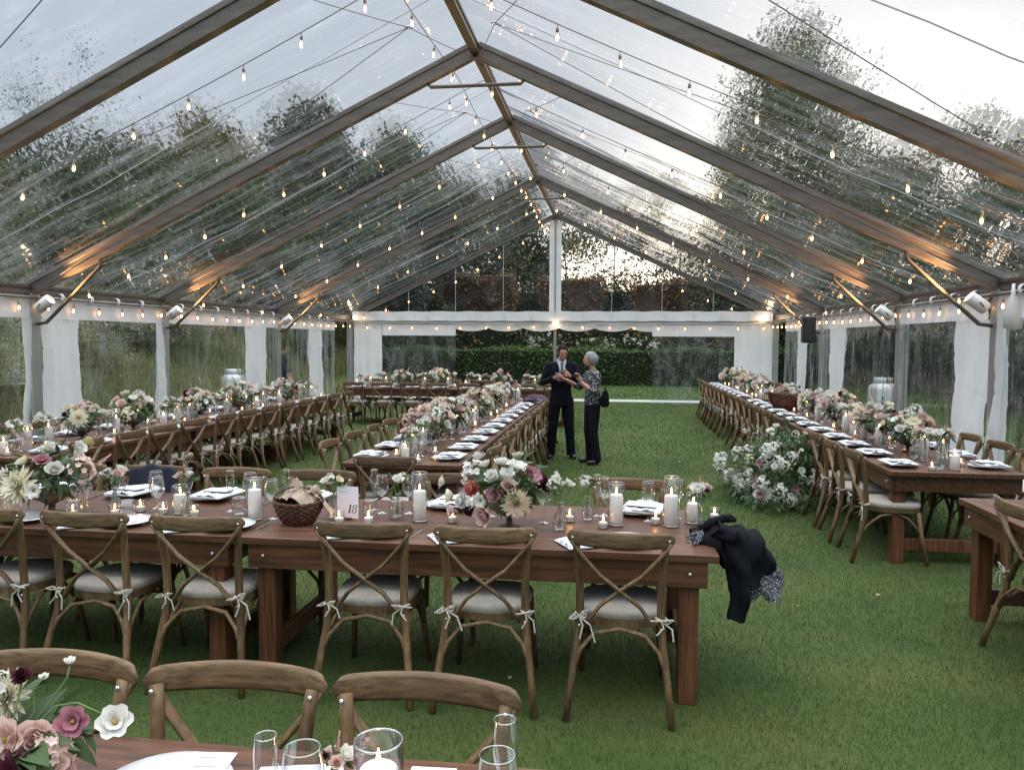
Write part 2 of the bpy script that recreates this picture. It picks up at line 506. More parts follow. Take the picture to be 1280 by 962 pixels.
# near lawn blades, thinning with distance
Vs = []; Fs = []; off = 0; At = []
for (x0, x1, y0, y1, dens, h, wd) in ((-3.2,6,2.0,4.2,6800,.025,.0032),(-4.5,7,4.2,7,3800,.026,.0042),(-5.9,6.3,7,12,1700,.030,.0065),(-6,6.2,12,22.8,520,.04,.012),(-12,14,24.2,33,140,.05,.03)):
    n = int((x1-x0)*(y1-y0)*dens)
    px = rng.uniform(x0, x1, n); py = rng.uniform(y0, y1, n)
    patch = .5 + .5*np.sin(px*2.1+1.3*np.sin(py*1.7))*np.sin(py*2.6+.8*np.sin(px*3.1))
    mow = .5 + .5*np.sin(py*1.1+px*.15)
    v, f = blades('', px, py, h, wd, None, lean=.8)
    v = v.reshape(-1,3,3); flat_ = .5+.5*np.sin(px*.9+2.2*np.sin(py*.55))*np.cos(py*.8+1.1*np.sin(px*1.3)); v[:,2,2] *= (.62 + .45*patch + .35*flat_); v = v.reshape(-1,3)
    Vs.append(v); Fs.append(f + off); off += len(v)
    At.append(np.clip(rng.beta(2,2.2,n)*.62 + patch*.16 + mow*.08 + flat_*.30 - .10, 0, 1))
tag(bigmesh('grass', np.concatenate(Vs), np.concatenate(Fs), MAT['grass_blade'], attr=np.concatenate(At)), 'short green lawn grass under the tables', 'grass', kind='stuff')

# a few fallen pale leaves lying on the lawn
mat('dry_leaf', (.42,.33,.18), .8)
lf = MB()
for k in range(46):
    x, y, a = random.uniform(-1, 4.0), random.uniform(3.2, 15), random.uniform(0, 6.3)
    s = random.uniform(.012, .028)
    P = [(x+s*math.cos(a+t)*q, y+s*math.sin(a+t)*q, .03+.006*math.sin(t*2)) for t, q in ((0,1.2),(1.2,.6),(PI,1),(4.9,.6))]
    lf.raw(P, [(0,1,2,3)])
tag(lf.build('fallen_leaves', MAT['dry_leaf']), 'small pale fallen leaves scattered on the lawn', 'leaves', kind='stuff')

# meadow on the left bank
n = 90000
px = rng.uniform(-20, -7.2, n); py = rng.uniform(3, 34, n)
cl = .5+.5*np.sin(px*1.9+2*np.sin(py*.8))*np.sin(py*1.3+np.cos(px))
v, f = blades('', px, py, .34, .022, None, lean=1.1, seg=2, zf=ground_h)
v = v.reshape(-1,4,3); v[:,2:,2] += (cl*.22)[:,None]; v = v.reshape(-1,3)
tag(bigmesh('meadow_grass', v, f, MAT['meadow_blade'], attr=np.clip(rng.beta(1.6,2.4,n)*.85+cl*.25,0,1)), 'tall rough meadow grass on the bank outside the left windows', 'grass', kind='stuff')
n = 26000
px = rng.uniform(7.2, 20, n); py = rng.uniform(4, 34, n)
v, f = blades('', px, py, .22, .025, None, lean=1.0, seg=2, zf=ground_h)
tag(bigmesh('rough_grass', v, f, MAT['grass_blade'], attr=rng.beta(2,2.5,n)), 'rough grass outside the right windows', 'grass', kind='stuff')

# ================================================================ hedges, shrubs, trees
def leafquads(P, size, jit=.5, up=.3):
    n = len(P)
    s = size * rng.uniform(1-jit, 1+jit, n)
    a = rng.normal(size=(n,3)); a /= np.linalg.norm(a, axis=1)[:,None]
    b = rng.normal(size=(n,3)); b -= (a*b).sum(1)[:,None]*a; b /= np.linalg.norm(b, axis=1)[:,None]
    a *= s[:,None]*.5; b *= s[:,None]*.32
    V = np.stack([P-a, P-b*1.0, P+a, P+b], 1).reshape(-1,3)
    return V, np.arange(n*4).reshape(n,4)

def foliage_mat(name, cols, trans=.25):
    return mat(name, cols[1], .6, attr=cols, trans=trans)
foliage_mat('leaf_dark', [(.018,.032,.013),(.038,.060,.022),(.070,.095,.034)])
foliage_mat('leaf_green', [(.025,.045,.014),(.055,.080,.022),(.10,.12,.035)])
foliage_mat('leaf_autumn', [(.045,.042,.014),(.11,.095,.025),(.20,.15,.04)])
foliage_mat('leaf_willow', [(.045,.060,.025),(.10,.115,.045),(.17,.17,.07)])
foliage_mat('leaf_hedge', [(.024,.055,.010),(.056,.115,.020),(.095,.16,.030)], .15)
foliage_mat('leaf_beech', [(.07,.042,.022),(.16,.095,.048),(.27,.17,.085)], .2)
foliage_mat('leaf_brown', [(.07,.05,.02),(.18,.13,.045),(.30,.22,.08)], .2)
foliage_mat('leaf_pale', [(.06,.07,.04),(.13,.14,.08),(.24,.23,.15)])
mat('bark', (.075,.062,.05), .9, col2=(.035,.03,.025), scale=6, stretch=(3,3,.6), bump=.6, bscale=8, bdist=.05)
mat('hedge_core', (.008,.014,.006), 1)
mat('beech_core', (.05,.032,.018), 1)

def hedge(name, label, x0, x1, y0, y1, h, m, core, dens, leaf, group=None, z0=0, rough=.06):
    t = thing(name, label, 'hedge', ((x0+x1)/2, (y0+y1)/2, z0), group=group)
    ox, oy = (x0+x1)/2, (y0+y1)/2
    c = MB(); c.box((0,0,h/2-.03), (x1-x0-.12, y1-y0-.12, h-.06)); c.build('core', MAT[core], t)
    Ps = []
    lx, ly = x1-x0, y1-y0
    for (area, fn) in ((lx*h, lambda a,b: (x0+a*lx, y0, b*h)), (lx*h, lambda a,b: (x0+a*lx, y1, b*h)), (ly*h, lambda a,b: (x0, y0+a*ly, b*h)),
                       (ly*h, lambda a,b: (x1, y0+a*ly, b*h)), (lx*ly, lambda a,b: (x0+a*lx, y0+b*ly, h))):
        k = int(area*dens)
        a, b = rng.random(k), rng.random(k)
        q = fn(a, b)
        P = np.stack([np.broadcast_to(v, (k,)) for v in q], 1).astype(float)
        P += rng.normal(scale=rough, size=P.shape)
        P += .08*np.stack([np.sin(P[:,2]*3+P[:,0]*1.1), np.sin(P[:,0]*2.3+P[:,2]*2), np.sin(P[:,0]*1.7)], 1)*(rough/.06)
        Ps.append(P)
    P = np.concatenate(Ps); P[:,0] -= ox; P[:,1] -= oy
    P[:,2] = np.abs(P[:,2])
    V, F = leafquads(P, leaf)
    bigmesh('foliage', V, F, MAT[m], t, attr=np.clip(rng.beta(2,2,len(F)),0,1))
    return t

hedge('green_hedge', 'low clipped dark green hedge behind the path beyond the open end', -9, 11, 31.6, 33.0, 1.42, 'leaf_hedge', 'hedge_core', 330, .075)
hedge('beech_hedge', 'tall rust brown hedge block seen left of the gable post', -6.6, -3.2, 36.6, 37.9, 4.9, 'leaf_beech', 'beech_core', 170, .12, 'tall brown hedges beyond the gable', rough=.08)
hedge('beech_hedge', 'narrow rust brown hedge block just behind the gable post', -1.9, 1.0, 36.8, 38.0, 4.7, 'leaf_beech', 'beech_core', 170, .12, 'tall brown hedges beyond the gable', rough=.08)
hedge('beech_hedge', 'long low brown hedge far right behind the gable window', 2.6, 11.0, 36.9, 38.2, 4.5, 'leaf_beech', 'beech_core', 150, .12, 'tall brown hedges beyond the gable', rough=.1)
hedge('yew_hedge', 'dark green hedge filling the gaps between the brown hedge blocks', -12, 9, 39.2, 40.4, 4.3, 'leaf_dark', 'hedge_core', 110, .14, rough=.12)
hedge('side_hedge', 'dark hedge along the lawn outside the right windows', 11.2, 12.6, 8, 31, 1.9, 'leaf_dark', 'hedge_core', 160, .11, rough=.1)
hedge('side_beech_hedge', 'brown hedge rising behind the dark hedge outside the right windows', 13.4, 14.8, 6, 33, 3.3, 'leaf_brown', 'beech_core', 110, .14, rough=.12)
hedge('mixed_border', 'brown and green planting between the green hedge and the tall hedges', -9, 11, 34.0, 35.4, 2.5, 'leaf_brown', 'hedge_core', 140, .11, rough=.14)

def limb(mb, p, d, L, r, depth, spread=.5, tips=None, seg=4, droop=0, n=6):
    pts = [Vector(p)]; rs = [r]; d = Vector(d).normalized()
    for i in range(seg):
        d = (d + Vector((random.gauss(0,.12), random.gauss(0,.12), random.gauss(0,.10) - droop))).normalized()
        pts.append(pts[-1] + d*L/seg); rs.append(r*(1 - .45*(i+1)/seg))
    mb.tube(pts, rs, n, cap=False)
    if tips is not None and depth <= 1: tips += pts[1:]
    if depth > 0:
        k = random.choice((2,3,3))
        for i in range(k):
            q = pts[random.choice(range(2, seg+1))]
            dd = (d + Vector((random.gauss(0,spread), random.gauss(0,spread), random.gauss(.05,spread*.7)))).normalized()
            limb(mb, q, dd, L*random.uniform(.6,.8), rs[-1]*.8, depth-1, spread, tips, seg, droop, max(3, n-1))

def tree(name, label, x, y, h, r, m, leaves=9000, leaf=.16, clumps=46, trunk=.16, low=.25, shape='round', group=None, gap=.34, seed=0, cat='tree'):
    random.seed(seed*13+5)
    z0 = ground_h(x, y)
    t = thing(name, label, cat, (x, y, z0), group=group)
    tr = MB()
    H = h - z0
    tp = [Vector((0,0,-.2))]; 
    for i in range(1, 7): tp.append(Vector((random.gauss(0,.05)*i*.5, random.gauss(0,.05)*i*.5, H*.85*i/6)))
    tr.tube(tp, [trunk*(1.15 - .16*i) for i in range(7)], 8)
    for i in range(12):
        q = tp[random.choice((2,3,3,4,4,5))]
        a = random.uniform(0, 2*PI)
        limb(tr, q, (math.cos(a), math.sin(a), random.uniform(.2,1.0)), min(r, H*.3)*random.uniform(.6,.95), trunk*.35, 1, .5, None, 4, 0, 5)
    tr.build('trunk', MAT['bark'], t)
    P = []
    leaves = int(leaves*1.5); leaf *= .95; gap *= 1.18
    k = leaves // clumps
    for c in range(clumps):
        a = rng.uniform(0, 2*PI); u = rng.uniform(0, 1)
        zz = low + (1-low)*u
        if shape == 'cone': rad = r*(1-u)**.8*rng.uniform(.4,1.0)
        elif shape == 'column': rad = r*(1-u**3)*rng.uniform(.3,1)
        elif shape == 'weep': rad = r*math.sqrt(max(.02,1-(u*1.0)**3.2))*rng.uniform(.5,1)
        else: rad = r*math.sqrt(max(0.03, 1-(2*u-1)**2))*rng.uniform(.35,1.0)
        ctr = np.array([math.cos(a)*rad, math.sin(a)*rad, zz*H])
        cs = r*gap*rng.uniform(.55,1.25)
        sc = np.array([cs, cs, cs*.7])
        if shape == 'weep': sc = np.array([cs*.55, cs*.55, cs*1.7])
        q = rng.normal(size=(k,3)); q /= np.linalg.norm(q,axis=1)[:,None]; q *= rng.random((k,1))**.45
        P.append(ctr + q*sc)
    P = np.concatenate(P); P[:,2] = np.clip(P[:,2], .3, None)
    V, F = leafquads(P, leaf)
    br = np.repeat(rng.uniform(-.22,.22,clumps), k)
    bigmesh('crown', V, F, MAT[m], t, attr=np.clip(rng.beta(2,2,len(F))+br,0,1))
    return t

def bare_tree(label, x, y, h, spread=.55, depth=5, r=.13, seed=1, lean=(0,0,1), tw=None):
    random.seed(seed)
    t = thing('bare_tree', label, 'tree', (x, y, ground_h(x,y)))
    mb = MB(); tips = []
    limb(mb, (0,0,-.1), lean, h*.3, r, 0, .1, None, 4, 0, 8)
    top = Vector(mb.v[-1])
    mb.build('trunk', MAT['bark'], t)
    cb = MB()
    for i in range(5):
        a = 2*PI*i/5+random.random()
        limb(cb, top - Vector((0,0,h*.02*i)), (math.cos(a)*.75, math.sin(a)*.75, random.uniform(.35,1.2)), h*.30, r*.55, depth, spread, tips, 4, 0, 5)
    cb.build('branches', MAT['bark'], t)
    if tw:
        tt = np.array([tuple(p) for p in tips]); idx = rng.integers(0, len(tt), tw)
        V, F = leafquads(tt[idx] + rng.normal(scale=.12, size=(tw,3)), .09)
        bigmesh('leaves', V, F, MAT['leaf_pale'], t, attr=rng.random(len(F)))
    return t

TL = 'trees beyond the left roof slope'
TR = 'trees beyond the right roof slope'
TG = 'trees behind the gable'
tree('tree', 'grey green tree at the far left edge behind the bank', -25.5, 25, 8.2, 3.4, 'leaf_pale', 7000, .17, 40, seed=1, group=TL)
tree('tree', 'tall olive green tree left of the dark tree group', -19.0, 30, 10.4, 3.4, 'leaf_green', 12000, .17, 50, seed=2, group=TL)
tree('tree', 'broad dark tree low beneath the olive green one', -21.0, 27, 8.8, 4.2, 'leaf_dark', 14000, .18, 60, seed=3, group=TL, low=.1)
tree('tree', 'yellowing autumn tree among the dark left trees', -16.0, 32, 11.4, 3.2, 'leaf_autumn', 10000, .17, 44, seed=4, group=TL)
tree('conifer', 'tall dark conifer highest of the left group', -11.8, 33, 12.2, 3.6, 'leaf_dark', 20000, .19, 80, seed=5, group=TL, shape='column', low=.08)
tree('tree', 'rounded dark green tree right of the tall conifer', -8.4, 34, 11.2, 3.2, 'leaf_dark', 15000, .18, 60, seed=6, group=TL, low=.1)
tree('tree', 'low leafy tree in front of the tall conifer', -13.0, 26, 8.0, 3.4, 'leaf_green', 11000, .16, 50, seed=7, group=TL, low=.05)
tree('tree', 'soft green tree left of the gable', -6.6, 41, 10.6, 3.2, 'leaf_willow', 10000, .19, 44, seed=8, group=TL, low=.1)
tree('tree', 'broad dark tree filling the gap behind the autumn tree', -14.5, 38, 10.2, 4.4, 'leaf_dark', 16000, .2, 70, seed=40, group=TL, low=.05)
tree('tree', 'dull green tree behind the far left bank', -26.0, 34, 9.0, 4.2, 'leaf_green', 13000, .2, 60, seed=41, group=TL, low=.05)
tree('tree', 'dark tree between the conifer and the gable', -9.5, 42, 10.5, 4.4, 'leaf_dark', 14000, .2, 60, seed=42, group=TL, low=.05)
tree('tree', 'grey bushy tree at the foot of the bank', -17.5, 20, 7.0, 3.0, 'leaf_pale', 9000, .13, 46, seed=9, group=TL, low=.05)
tree('conifer', 'dark spruce left of the gable post', -4.2, 44, 11.5, 3.6, 'leaf_dark', 17000, .2, 70, seed=10, group=TG, shape='cone', low=.06)
for i, (x, y, h, m, lb) in enumerate(((-1.4,47,10.5,'leaf_willow','thin tree just left of the gable post'),(1.6,50,10.0,'leaf_autumn','thin autumn tree just right of the gable post'),
        (4.2,48,9.8,'leaf_willow','sparse tree against the bright sky'),(7.4,52,9.0,'leaf_autumn','low golden tree right of the bright sky'),(10.6,49,8.6,'leaf_willow','pale tree by the right gable rafter'))):
    tree('slender_tree', lb, x, y, h, 2.0, m, 2600, .17, 34, trunk=.09, low=.3, seed=20+i, group=TG, gap=.5)
tree('tree', 'olive tree low in front of the willow', 11.5, 30, 7.5, 3.4, 'leaf_green', 12000, .15, 60, seed=43, group=TR, low=.05)
tree('willow_tree', 'very tall willow beyond the right roof slope', 9.4, 37, 13.6, 4.0, 'leaf_willow', 60000, .14, 190, trunk=.3, seed=30, group=TR, shape='weep', low=.12, gap=.40)
tree('tree', 'mid green tree right of the willow', 15.5, 33, 9.6, 3.6, 'leaf_green', 11000, .17, 46, seed=31, group=TR, low=.08)
tree('tree', 'golden lit tree furthest right', 20.5, 31, 9.4, 4.0, 'leaf_autumn', 10000, .18, 46, seed=32, group=TR, low=.05)
tree('tree', 'dull green tree behind the speaker', 12.4, 42, 8.4, 3.6, 'leaf_dark', 12000, .2, 50, seed=33, group=TR, low=.06)
tree('tree', 'leafy olive tree beyond the right wall near the camera', 16.0, 20, 8.2, 3.0, 'leaf_willow', 9000, .13, 46, seed=34, group=TR, low=.1)
tree('tree', 'olive tree right of the willow, partly behind it', 13.8, 38, 9.8, 3.6, 'leaf_willow', 14000, .16, 70, seed=44, group=TR, low=.06)
tree('tree', 'pale gold tree low behind the right uplights', 19.0, 38, 8.6, 3.8, 'leaf_autumn', 11000, .18, 60, seed=45, group=TR, low=.06)
bare_tree('bare branching tree above the right roof slope', 11.2, 16.5, 9.0, .6, 5, .14, seed=4, lean=(-.12,0,1), tw=250)
bare_tree('leafless pale tree at the left edge beyond the roof', -17.0, 22, 9.5, .5, 4, .10, seed=9, tw=2500)
# shrubs on the bank and white flowering shrubs in the border
for i, (x, y, h, r, m, lb) in enumerate(((-11,11,3.4,1.3,'leaf_green','leafy shrub on the bank behind the first left window'),(-12.5,15.5,4.2,1.6,'leaf_pale','pale shrub on the bank behind the second left window'),
        (-10.6,18.5,3.2,1.2,'leaf_green','green shrub low on the bank'),(-12,23,4.2,1.7,'leaf_brown','brownish shrub high on the bank'),(-9.5,27,2.4,1.2,'leaf_dark','dark shrub beside the left corner'),(-13.5,8.5,4.4,1.5,'leaf_willow','loose shrub at the far left of the bank'))):
    tree('shrub', lb, x, y, h, r, m, 5200, .085, 40, trunk=.04, low=.05, seed=50+i, group='shrubs on the left bank', cat='shrub')
foliage_mat('leaf_silver', [(.10,.12,.06),(.24,.26,.15),(.45,.44,.30)])
for i, (x, y, h, r, lb) in enumerate(((-9.2,12.2,1.9,.9,'low silvery shrub close outside the second left window'),(-9.6,15.8,2.2,1.0,'silvery shrub close outside the third left window'),(-9.0,9.6,1.7,.8,'low silvery shrub close outside the first left window'),(-10.4,20.5,2.4,1.1,'silvery shrub near the dark clothed person'))):
    tree('shrub', lb, x, y, h+ground_h(x,y)*.5, r, 'leaf_silver', 5000, .05, 40, trunk=.03, low=.05, seed=70+i, group='silvery shrubs outside the left windows', cat='shrub')

# ================================================================ the clear marquee
WX, EZ, AZ_ = 6.1, 2.46, 5.36
FY = [6.46, 9.56, 12.62, 17.2, 22.2]
FYALL = [2.0] + FY
tent = thing('clear_marquee', 'large clear-roofed marquee with grey aluminium frame over the dinner tables', 'marquee', (0, 0, 0))
sl_len = math.hypot(WX, AZ_-EZ); sang = math.atan2(AZ_-EZ, WX)
def slope_z(x, d=0): return AZ_ - (AZ_-EZ)*abs(x)/WX - d
def profile_beam(mb, a, b, wdt, dep, grooves=True):
    """extruded aluminium section from a to b, dep measured square to it in the vertical plane"""
    a, b = Vector(a), Vector(b); t = (b-a).normalized()
    side = Vector((0,1,0)) if abs(t.y) < .9 else Vector((1,0,0))
    side = (side - t*side.dot(t)).normalized(); n = side.cross(t)
    if n.z < 0: n = -n
    hw, hd = wdt/2, dep/2
    P = [(-hw,-hd),(hw,-hd),(hw,-hd*.45),(hw*.72,-hd*.36),(hw*.72,hd*.36),(hw,hd*.45),(hw,hd),(-hw,hd),(-hw,hd*.45),(-hw*.72,hd*.36),(-hw*.72,-hd*.36),(-hw,-hd*.45)]
    V = [a + side*u + n*v for u, v in P] + [b + side*u + n*v for u, v in P]
    k = len(P)
    F = [(i, (i+1)%k, (i+1)%k+k, i+k) for i in range(k)] + [tuple(range(k-1,-1,-1)), tuple(range(k,2*k))]
    mb.raw(V, F)
for y in FYALL:
    last = (y == FY[-1])
    for s in (-1, 1):
        m = MB(); d = .10 if not last else .07
        profile_beam(m, (s*.02, y, AZ_-.03), (s*(WX+.05), y, EZ-.03), .10, .19 if not last else .13)
        m.build('rafter', MAT['aluminium'], tent)
        m = MB(); profile_beam(m, (s*WX, y, 0), (s*WX, y, EZ-.06), .17, .13)
        m.box((s*WX, y, .012), (.34,.34,.022))
        m.build('leg', MAT['leg_aluminium'], tent)
        if not last:
            m = MB(); m.tube([(s*(WX-.08), y, 1.98), (s*(WX-.22), y, 2.0), (s*(WX-1.02), y, 2.74), (s*(WX-1.05), y, slope_z(WX-1.05)-.08)], .024, 8)
            m.build('knee_brace', MAT['aluminium'], tent)
    if not last:
        m = MB(); m.tube([(-.62, y, slope_z(.62)-.10), (-.56, y, slope_z(.62)-.155), (.56, y, slope_z(.62)-.155), (.62, y, slope_z(.62)-.10)], .022, 8)
        m.build('collar_bar', MAT['aluminium'], tent)
m = MB(); profile_beam(m, (0, 1.9, AZ_-.02), (0, 22.2, AZ_-.02), .10, .12); m.build('ridge_beam', MAT['aluminium'], tent)
for s in (-1, 1):
    m = MB(); profile_beam(m, (s*WX, 1.9, EZ-.02), (s*WX, 22.2, EZ-.02), .10, .12)
    m.tube([(s*(WX-.09), 1.9, EZ-.13), (s*(WX-.09), 22.2, EZ-.13)], .016, 6)
    m.build('eave_beam', MAT['aluminium'], tent)
# roof membranes, one per bay and slope, gently sagging between frames, with welded seams
for i in range(len(FYALL)-1):
    y0, y1 = FYALL[i]+.03, FYALL[i+1]-.03
    for s in (-1, 1):
        m = MB()
        def fn(u, v, s=s, y0=y0, y1=y1):
            x = s*(WX+.12)*(1-v*.998); y = y0 + (y1-y0)*u
            sag = .05*math.sin(PI*u)*math.sin(PI*min(1, v*1.02)) + .012*math.sin(u*23+v*9)*math.sin(PI*u) + .02*math.sin(v*31+u*5)*math.sin(PI*u)*(1-v)
            return (x, y, slope_z(x) + .05 - sag)
        m.grid(fn, 16, 30); pn = m.build('roof_panel', MAT['roof_film'], tent)
        sm = MB()
        ns = 1 if y1-y0 < 4 else 2
        for k in range(1, ns+1):
            yy = y0 + (y1-y0)*k/(ns+1)
            sm.tube([Vector(fn(k/(ns+1), q/14)) - Vector((0,0,.012)) for q in range(15)], .005, 4)
        sm.build('seam', MAT['cable_white'], pn)
# bracing cables with their rings
for i in range(0, 5):
    y0, y1 = FYALL[i], FYALL[i+1]
    L_ = y1 - y0
    for s in (-1, 1):
        rg = Vector((s*.46, y0 + L_*.55, slope_z(.46)-.06))
        m = MB()
        for q in ((s*1.1, y0, slope_z(1.1)-.08), (s*.05, y1-.05, AZ_-.12), (s*(WX-.1), y1, EZ-.02), (s*(WX-.1), y0, EZ-.02)):
            q = Vector(q); n_ = 8
            sagv = .05 if (q-rg).length > 4 else .01
            m.tube([rg.lerp(q, k/n_) - Vector((0,0,sagv*math.sin(PI*k/n_))) for k in range(n_+1)], .0042, 4)
        cb = m.build('cable', MAT['cable_grey'], tent)
        m = MB(); m.tube([rg + Vector((.035*math.cos(a), .035*math.sin(a), .0)) for a in [k*PI/5 for k in range(10)]], .007, 5, closed=True)
        m.build('ring', MAT['steel'], cb)

# ---- gable at the far end
GY = 22.2
gb = thing('gable_wall', 'clear triangular gable wall with white centre post and white valance', 'gable wall', (0, GY, 0))
m = MB()
nz_ = 12
V = []; F = []
for s in (-1, 1):
    b = len(V)
    for k in range(nz_+1):
        x = s*(.17 + (WX-.17-.1)*k/nz_)
        top = max(2.63, slope_z(x)-.10)
        V += [(x, 0, 2.62), (x, .01*math.sin(k*2), (2.62+top)/2), (x, 0, top)]
    for k in range(nz_):
        for j in (0, 1):
            F.append((b+k*3+j, b+(k+1)*3+j, b+(k+1)*3+j+1, b+k*3+j+1))
m.raw(V, F, True); m.build('clear_panel', MAT['gable_film'], gb)
m = MB()
for x in (-4.3,-2.9,-1.5,1.6,3.0,4.4):
    m.tube([(x, -.02, 2.63), (x, -.02, slope_z(x)-.1)], .008, 4)
m.build('seam', MAT['cable_white'], gb)
def cloth(fn, nu, nv, name, mt, parent):
    mm = MB(); mm.grid(fn, nu, nv); return mm.build(name, mt, parent)
for s in (-1, 1):
    cloth(lambda u, v, s=s: (s*(.02 + .15*u) , -.05 - .02*math.sin(v*40)*u, 2.6 + (AZ_-.16-2.6-.07*u)*v), 3, 30, 'post_sleeve', MAT['vinyl_white'], gb)
m = MB(); profile_beam(m, (0, .03, 0), (0, .03, AZ_-.1), .09, .07); m.build('centre_post', MAT['leg_aluminium'], gb)
def valance(u, v):
    x = -WX + .1 + 2*(WX-.1)*u
    return (x, -.07 + .018*math.sin(x*9 + v*2)*(1-abs(2*v-1)), 2.36 + .27*v + .008*math.sin(x*7))
cloth(valance, 160, 4, 'valance', MAT['vinyl_white'], gb)
m = MB()
for k in range(-7, 8):
    x = k*.76 + .06
    m.box((x, -.10, 2.50), (.035,.012,.26))
    m.tube([(x, -.11, 2.5), (x-.16, -.105, 2.61)], .004, 4); m.tube([(x, -.11, 2.5), (x+.16, -.105, 2.61)], .004, 4)
m.build('strap', MAT['vinyl_plain'], gb)
m = MB(); profile_beam(m, (-WX, 0, 2.33), (WX, 0, 2.33), .07, .08); m.tube([(-WX,-.1,2.28),(WX,-.1,2.28)], .012, 6)
m.build('header_beam', MAT['leg_aluminium'], gb)
def scallop(u, v):
    x = -2.95 + 5.75*u
    d = abs(math.sin((x+2.95)*PI/1.02))**.6 * .11
    return (x, -.06 + .02*math.sin(x*8), 2.27 - v*(.10 + d))
cloth(scallop, 140, 3, 'scalloped_edge', MAT['vinyl_plain'], gb)

def hung_cloth(x0, x1, z0, z1, seed, amp=.05, axis='x', off=0.0, n=5):
    ph = [random.Random(seed*7+k).uniform(0, 6.28) for k in range(6)]
    L_ = abs(x1-x0)
    def fn(u, v):
        a = x0 + (x1-x0)*u
        w1 = u*L_*11+ph[0]+.9*math.sin(v*2.2+ph[3]); ripple = amp*(.75*(1-2*abs(math.sin(w1*.5))**.7) + .35*math.sin(u*L_*23+ph[1]+v*1.5) + .30*math.sin(v*6+ph[2]+u*L_*3) + .16*math.sin(v*15+u*L_*9+ph[4]))*(.45+.55*(1-v))
        z = z0 + (z1-z0)*v
        cz_ = ((z + .06*math.sin(u*3+ph[5])) % .46) - .23
        ripple += (.014 if amp > .04 else .004)*math.exp(-(cz_/.022)**2) + (.012 if amp > .04 else 0)*math.exp(-((((u*L_*1.6+z*.9+ph[2]) % 1.1)-.5)/.05)**2)
        if axis == 'x': return (a, off + ripple, z)
        return (off + ripple, a, z)
    return fn
gl_ = thing('gable_curtain', 'white gable curtain with a clear window left of the open end', 'tent wall', (0, GY, 0), group=None)
cloth(hung_cloth(-5.98,-5.11,.02,2.27,1,.08), 40, 60, 'white_panel', MAT['vinyl_white'], gl_)
cloth(hung_cloth(-5.109,-2.9,1.93,2.26,1,.025), 40, 8, 'header_panel', MAT['vinyl_white'], gl_)
cloth(hung_cloth(-5.11,-2.9,.05,1.93,3,.03), 30, 20, 'clear_window', MAT['window_film'], gl_)
gr_ = thing('gable_curtain', 'white gable curtain with a clear window right of the open end', 'tent wall', (0, GY, 0))
cloth(hung_cloth(5.0,6.02,.02,2.27,2,.07), 44, 60, 'white_panel', MAT['vinyl_white'], gr_)
cloth(hung_cloth(2.74,4.999,1.93,2.26,5,.025), 40, 8, 'header_panel', MAT['vinyl_white'], gr_)
cloth(hung_cloth(2.74,5.0,.05,1.93,6,.03), 30, 20, 'clear_window', MAT['window_film'], gr_)
cloth(lambda u,v: (2.7+2.3*u, -.1-.45*v+.03*math.sin(u*9), .06+.015*math.sin(u*17+v*5)), 24, 5, 'trailing_hem', MAT['window_film'], gr_)

# ---- side walls: one hung curtain per bay
def side_curtain(label, s, y0, y1, segs, seed, open_top=False):
    t = thing('side_curtain', label, 'tent wall', (s*WX, y0, 0), group='side curtains of the marquee')
    off = -s*.06
    for (a, b, kind) in segs:
        a -= y0; b -= y0
        if kind == 'w': cloth(hung_cloth(a, b, .02, 2.06, seed+int(a*10), .085, 'y', off), max(20,int((b-a)*44)), 60, 'white_panel', MAT['vinyl_white'], t)
        elif kind == 'c': cloth(hung_cloth(a, b, .04, 2.06, seed+int(a*10)+3, .03, 'y', off), max(8,int((b-a)*14)), 22, 'clear_window', MAT['window_film'], t)
    a, b = segs[0][0]-y0, [q for q in segs if q[2] != 'o'][-1][1]-y0
    cloth(hung_cloth(a, b, 2.059, 2.36, seed+9, .03, 'y', off), int((b-a)*26), 8, 'header_panel', MAT['vinyl_white'], t)
    k = a + .35
    while k < b-.2:
        m = MB(); c0 = Vector((off, k, 2.355))
        rgp = [c0 + Vector((.0 + .055*math.cos(q), .012*math.sin(q), .055*math.sin(q))) for q in [j*PI/6 for j in range(12)]]
        m.tube(rgp, .0085, 6, closed=True)
        rgp = [p + Vector((0,.035,0)) for p in rgp]; m.tube(rgp, .0085, 6, closed=True)
        m.build('hanging_ring', MAT['ring_white'], t)
        k += .62
    return t
side_curtain('left side curtain nearest the camera with clear window', -1, 6.55, 9.48, [(6.55,6.9,'w'),(6.9,9.28,'c'),(9.28,9.48,'w')], 10)
side_curtain('left side curtain with bunched white panel right of its post and wide window', -1, 9.66, 12.55, [(9.66,10.46,'w'),(10.46,12.34,'c'),(12.34,12.55,'w')], 20)
side_curtain('left side curtain with clear window then a narrow white panel', -1, 12.72, 17.1, [(12.72,15.5,'c'),(15.5,16.5,'w'),(16.5,17.1,'c')], 30)
side_curtain('last left side curtain ending short of an open gap', -1, 17.3, 20.8, [(17.3,19.0,'c'),(19.0,19.8,'w'),(19.8,20.8,'c'),(20.8,22.1,'o')], 40)
side_curtain('right side curtain nearest the camera tied up at its post', 1, 4.2, 9.48, [(4.2,9.3,'c'),(9.3,9.48,'w')], 50)
side_curtain('right side curtain with broad white panel left of its post', 1, 9.66, 12.55, [(9.66,10.46,'w'),(10.46,12.1,'c'),(12.1,12.55,'c')], 60)
side_curtain('right side curtain with clear window before the white tank', 1, 12.72, 17.1, [(12.72,15.4,'c'),(15.4,16.35,'w'),(16.35,17.1,'c')], 70)
side_curtain('last right side curtain behind the black speaker', 1, 17.3, 21.2, [(17.3,18.3,'c'),(18.3,19.1,'w'),(19.1,20.6,'c'),(20.6,22.1,'o')], 80)
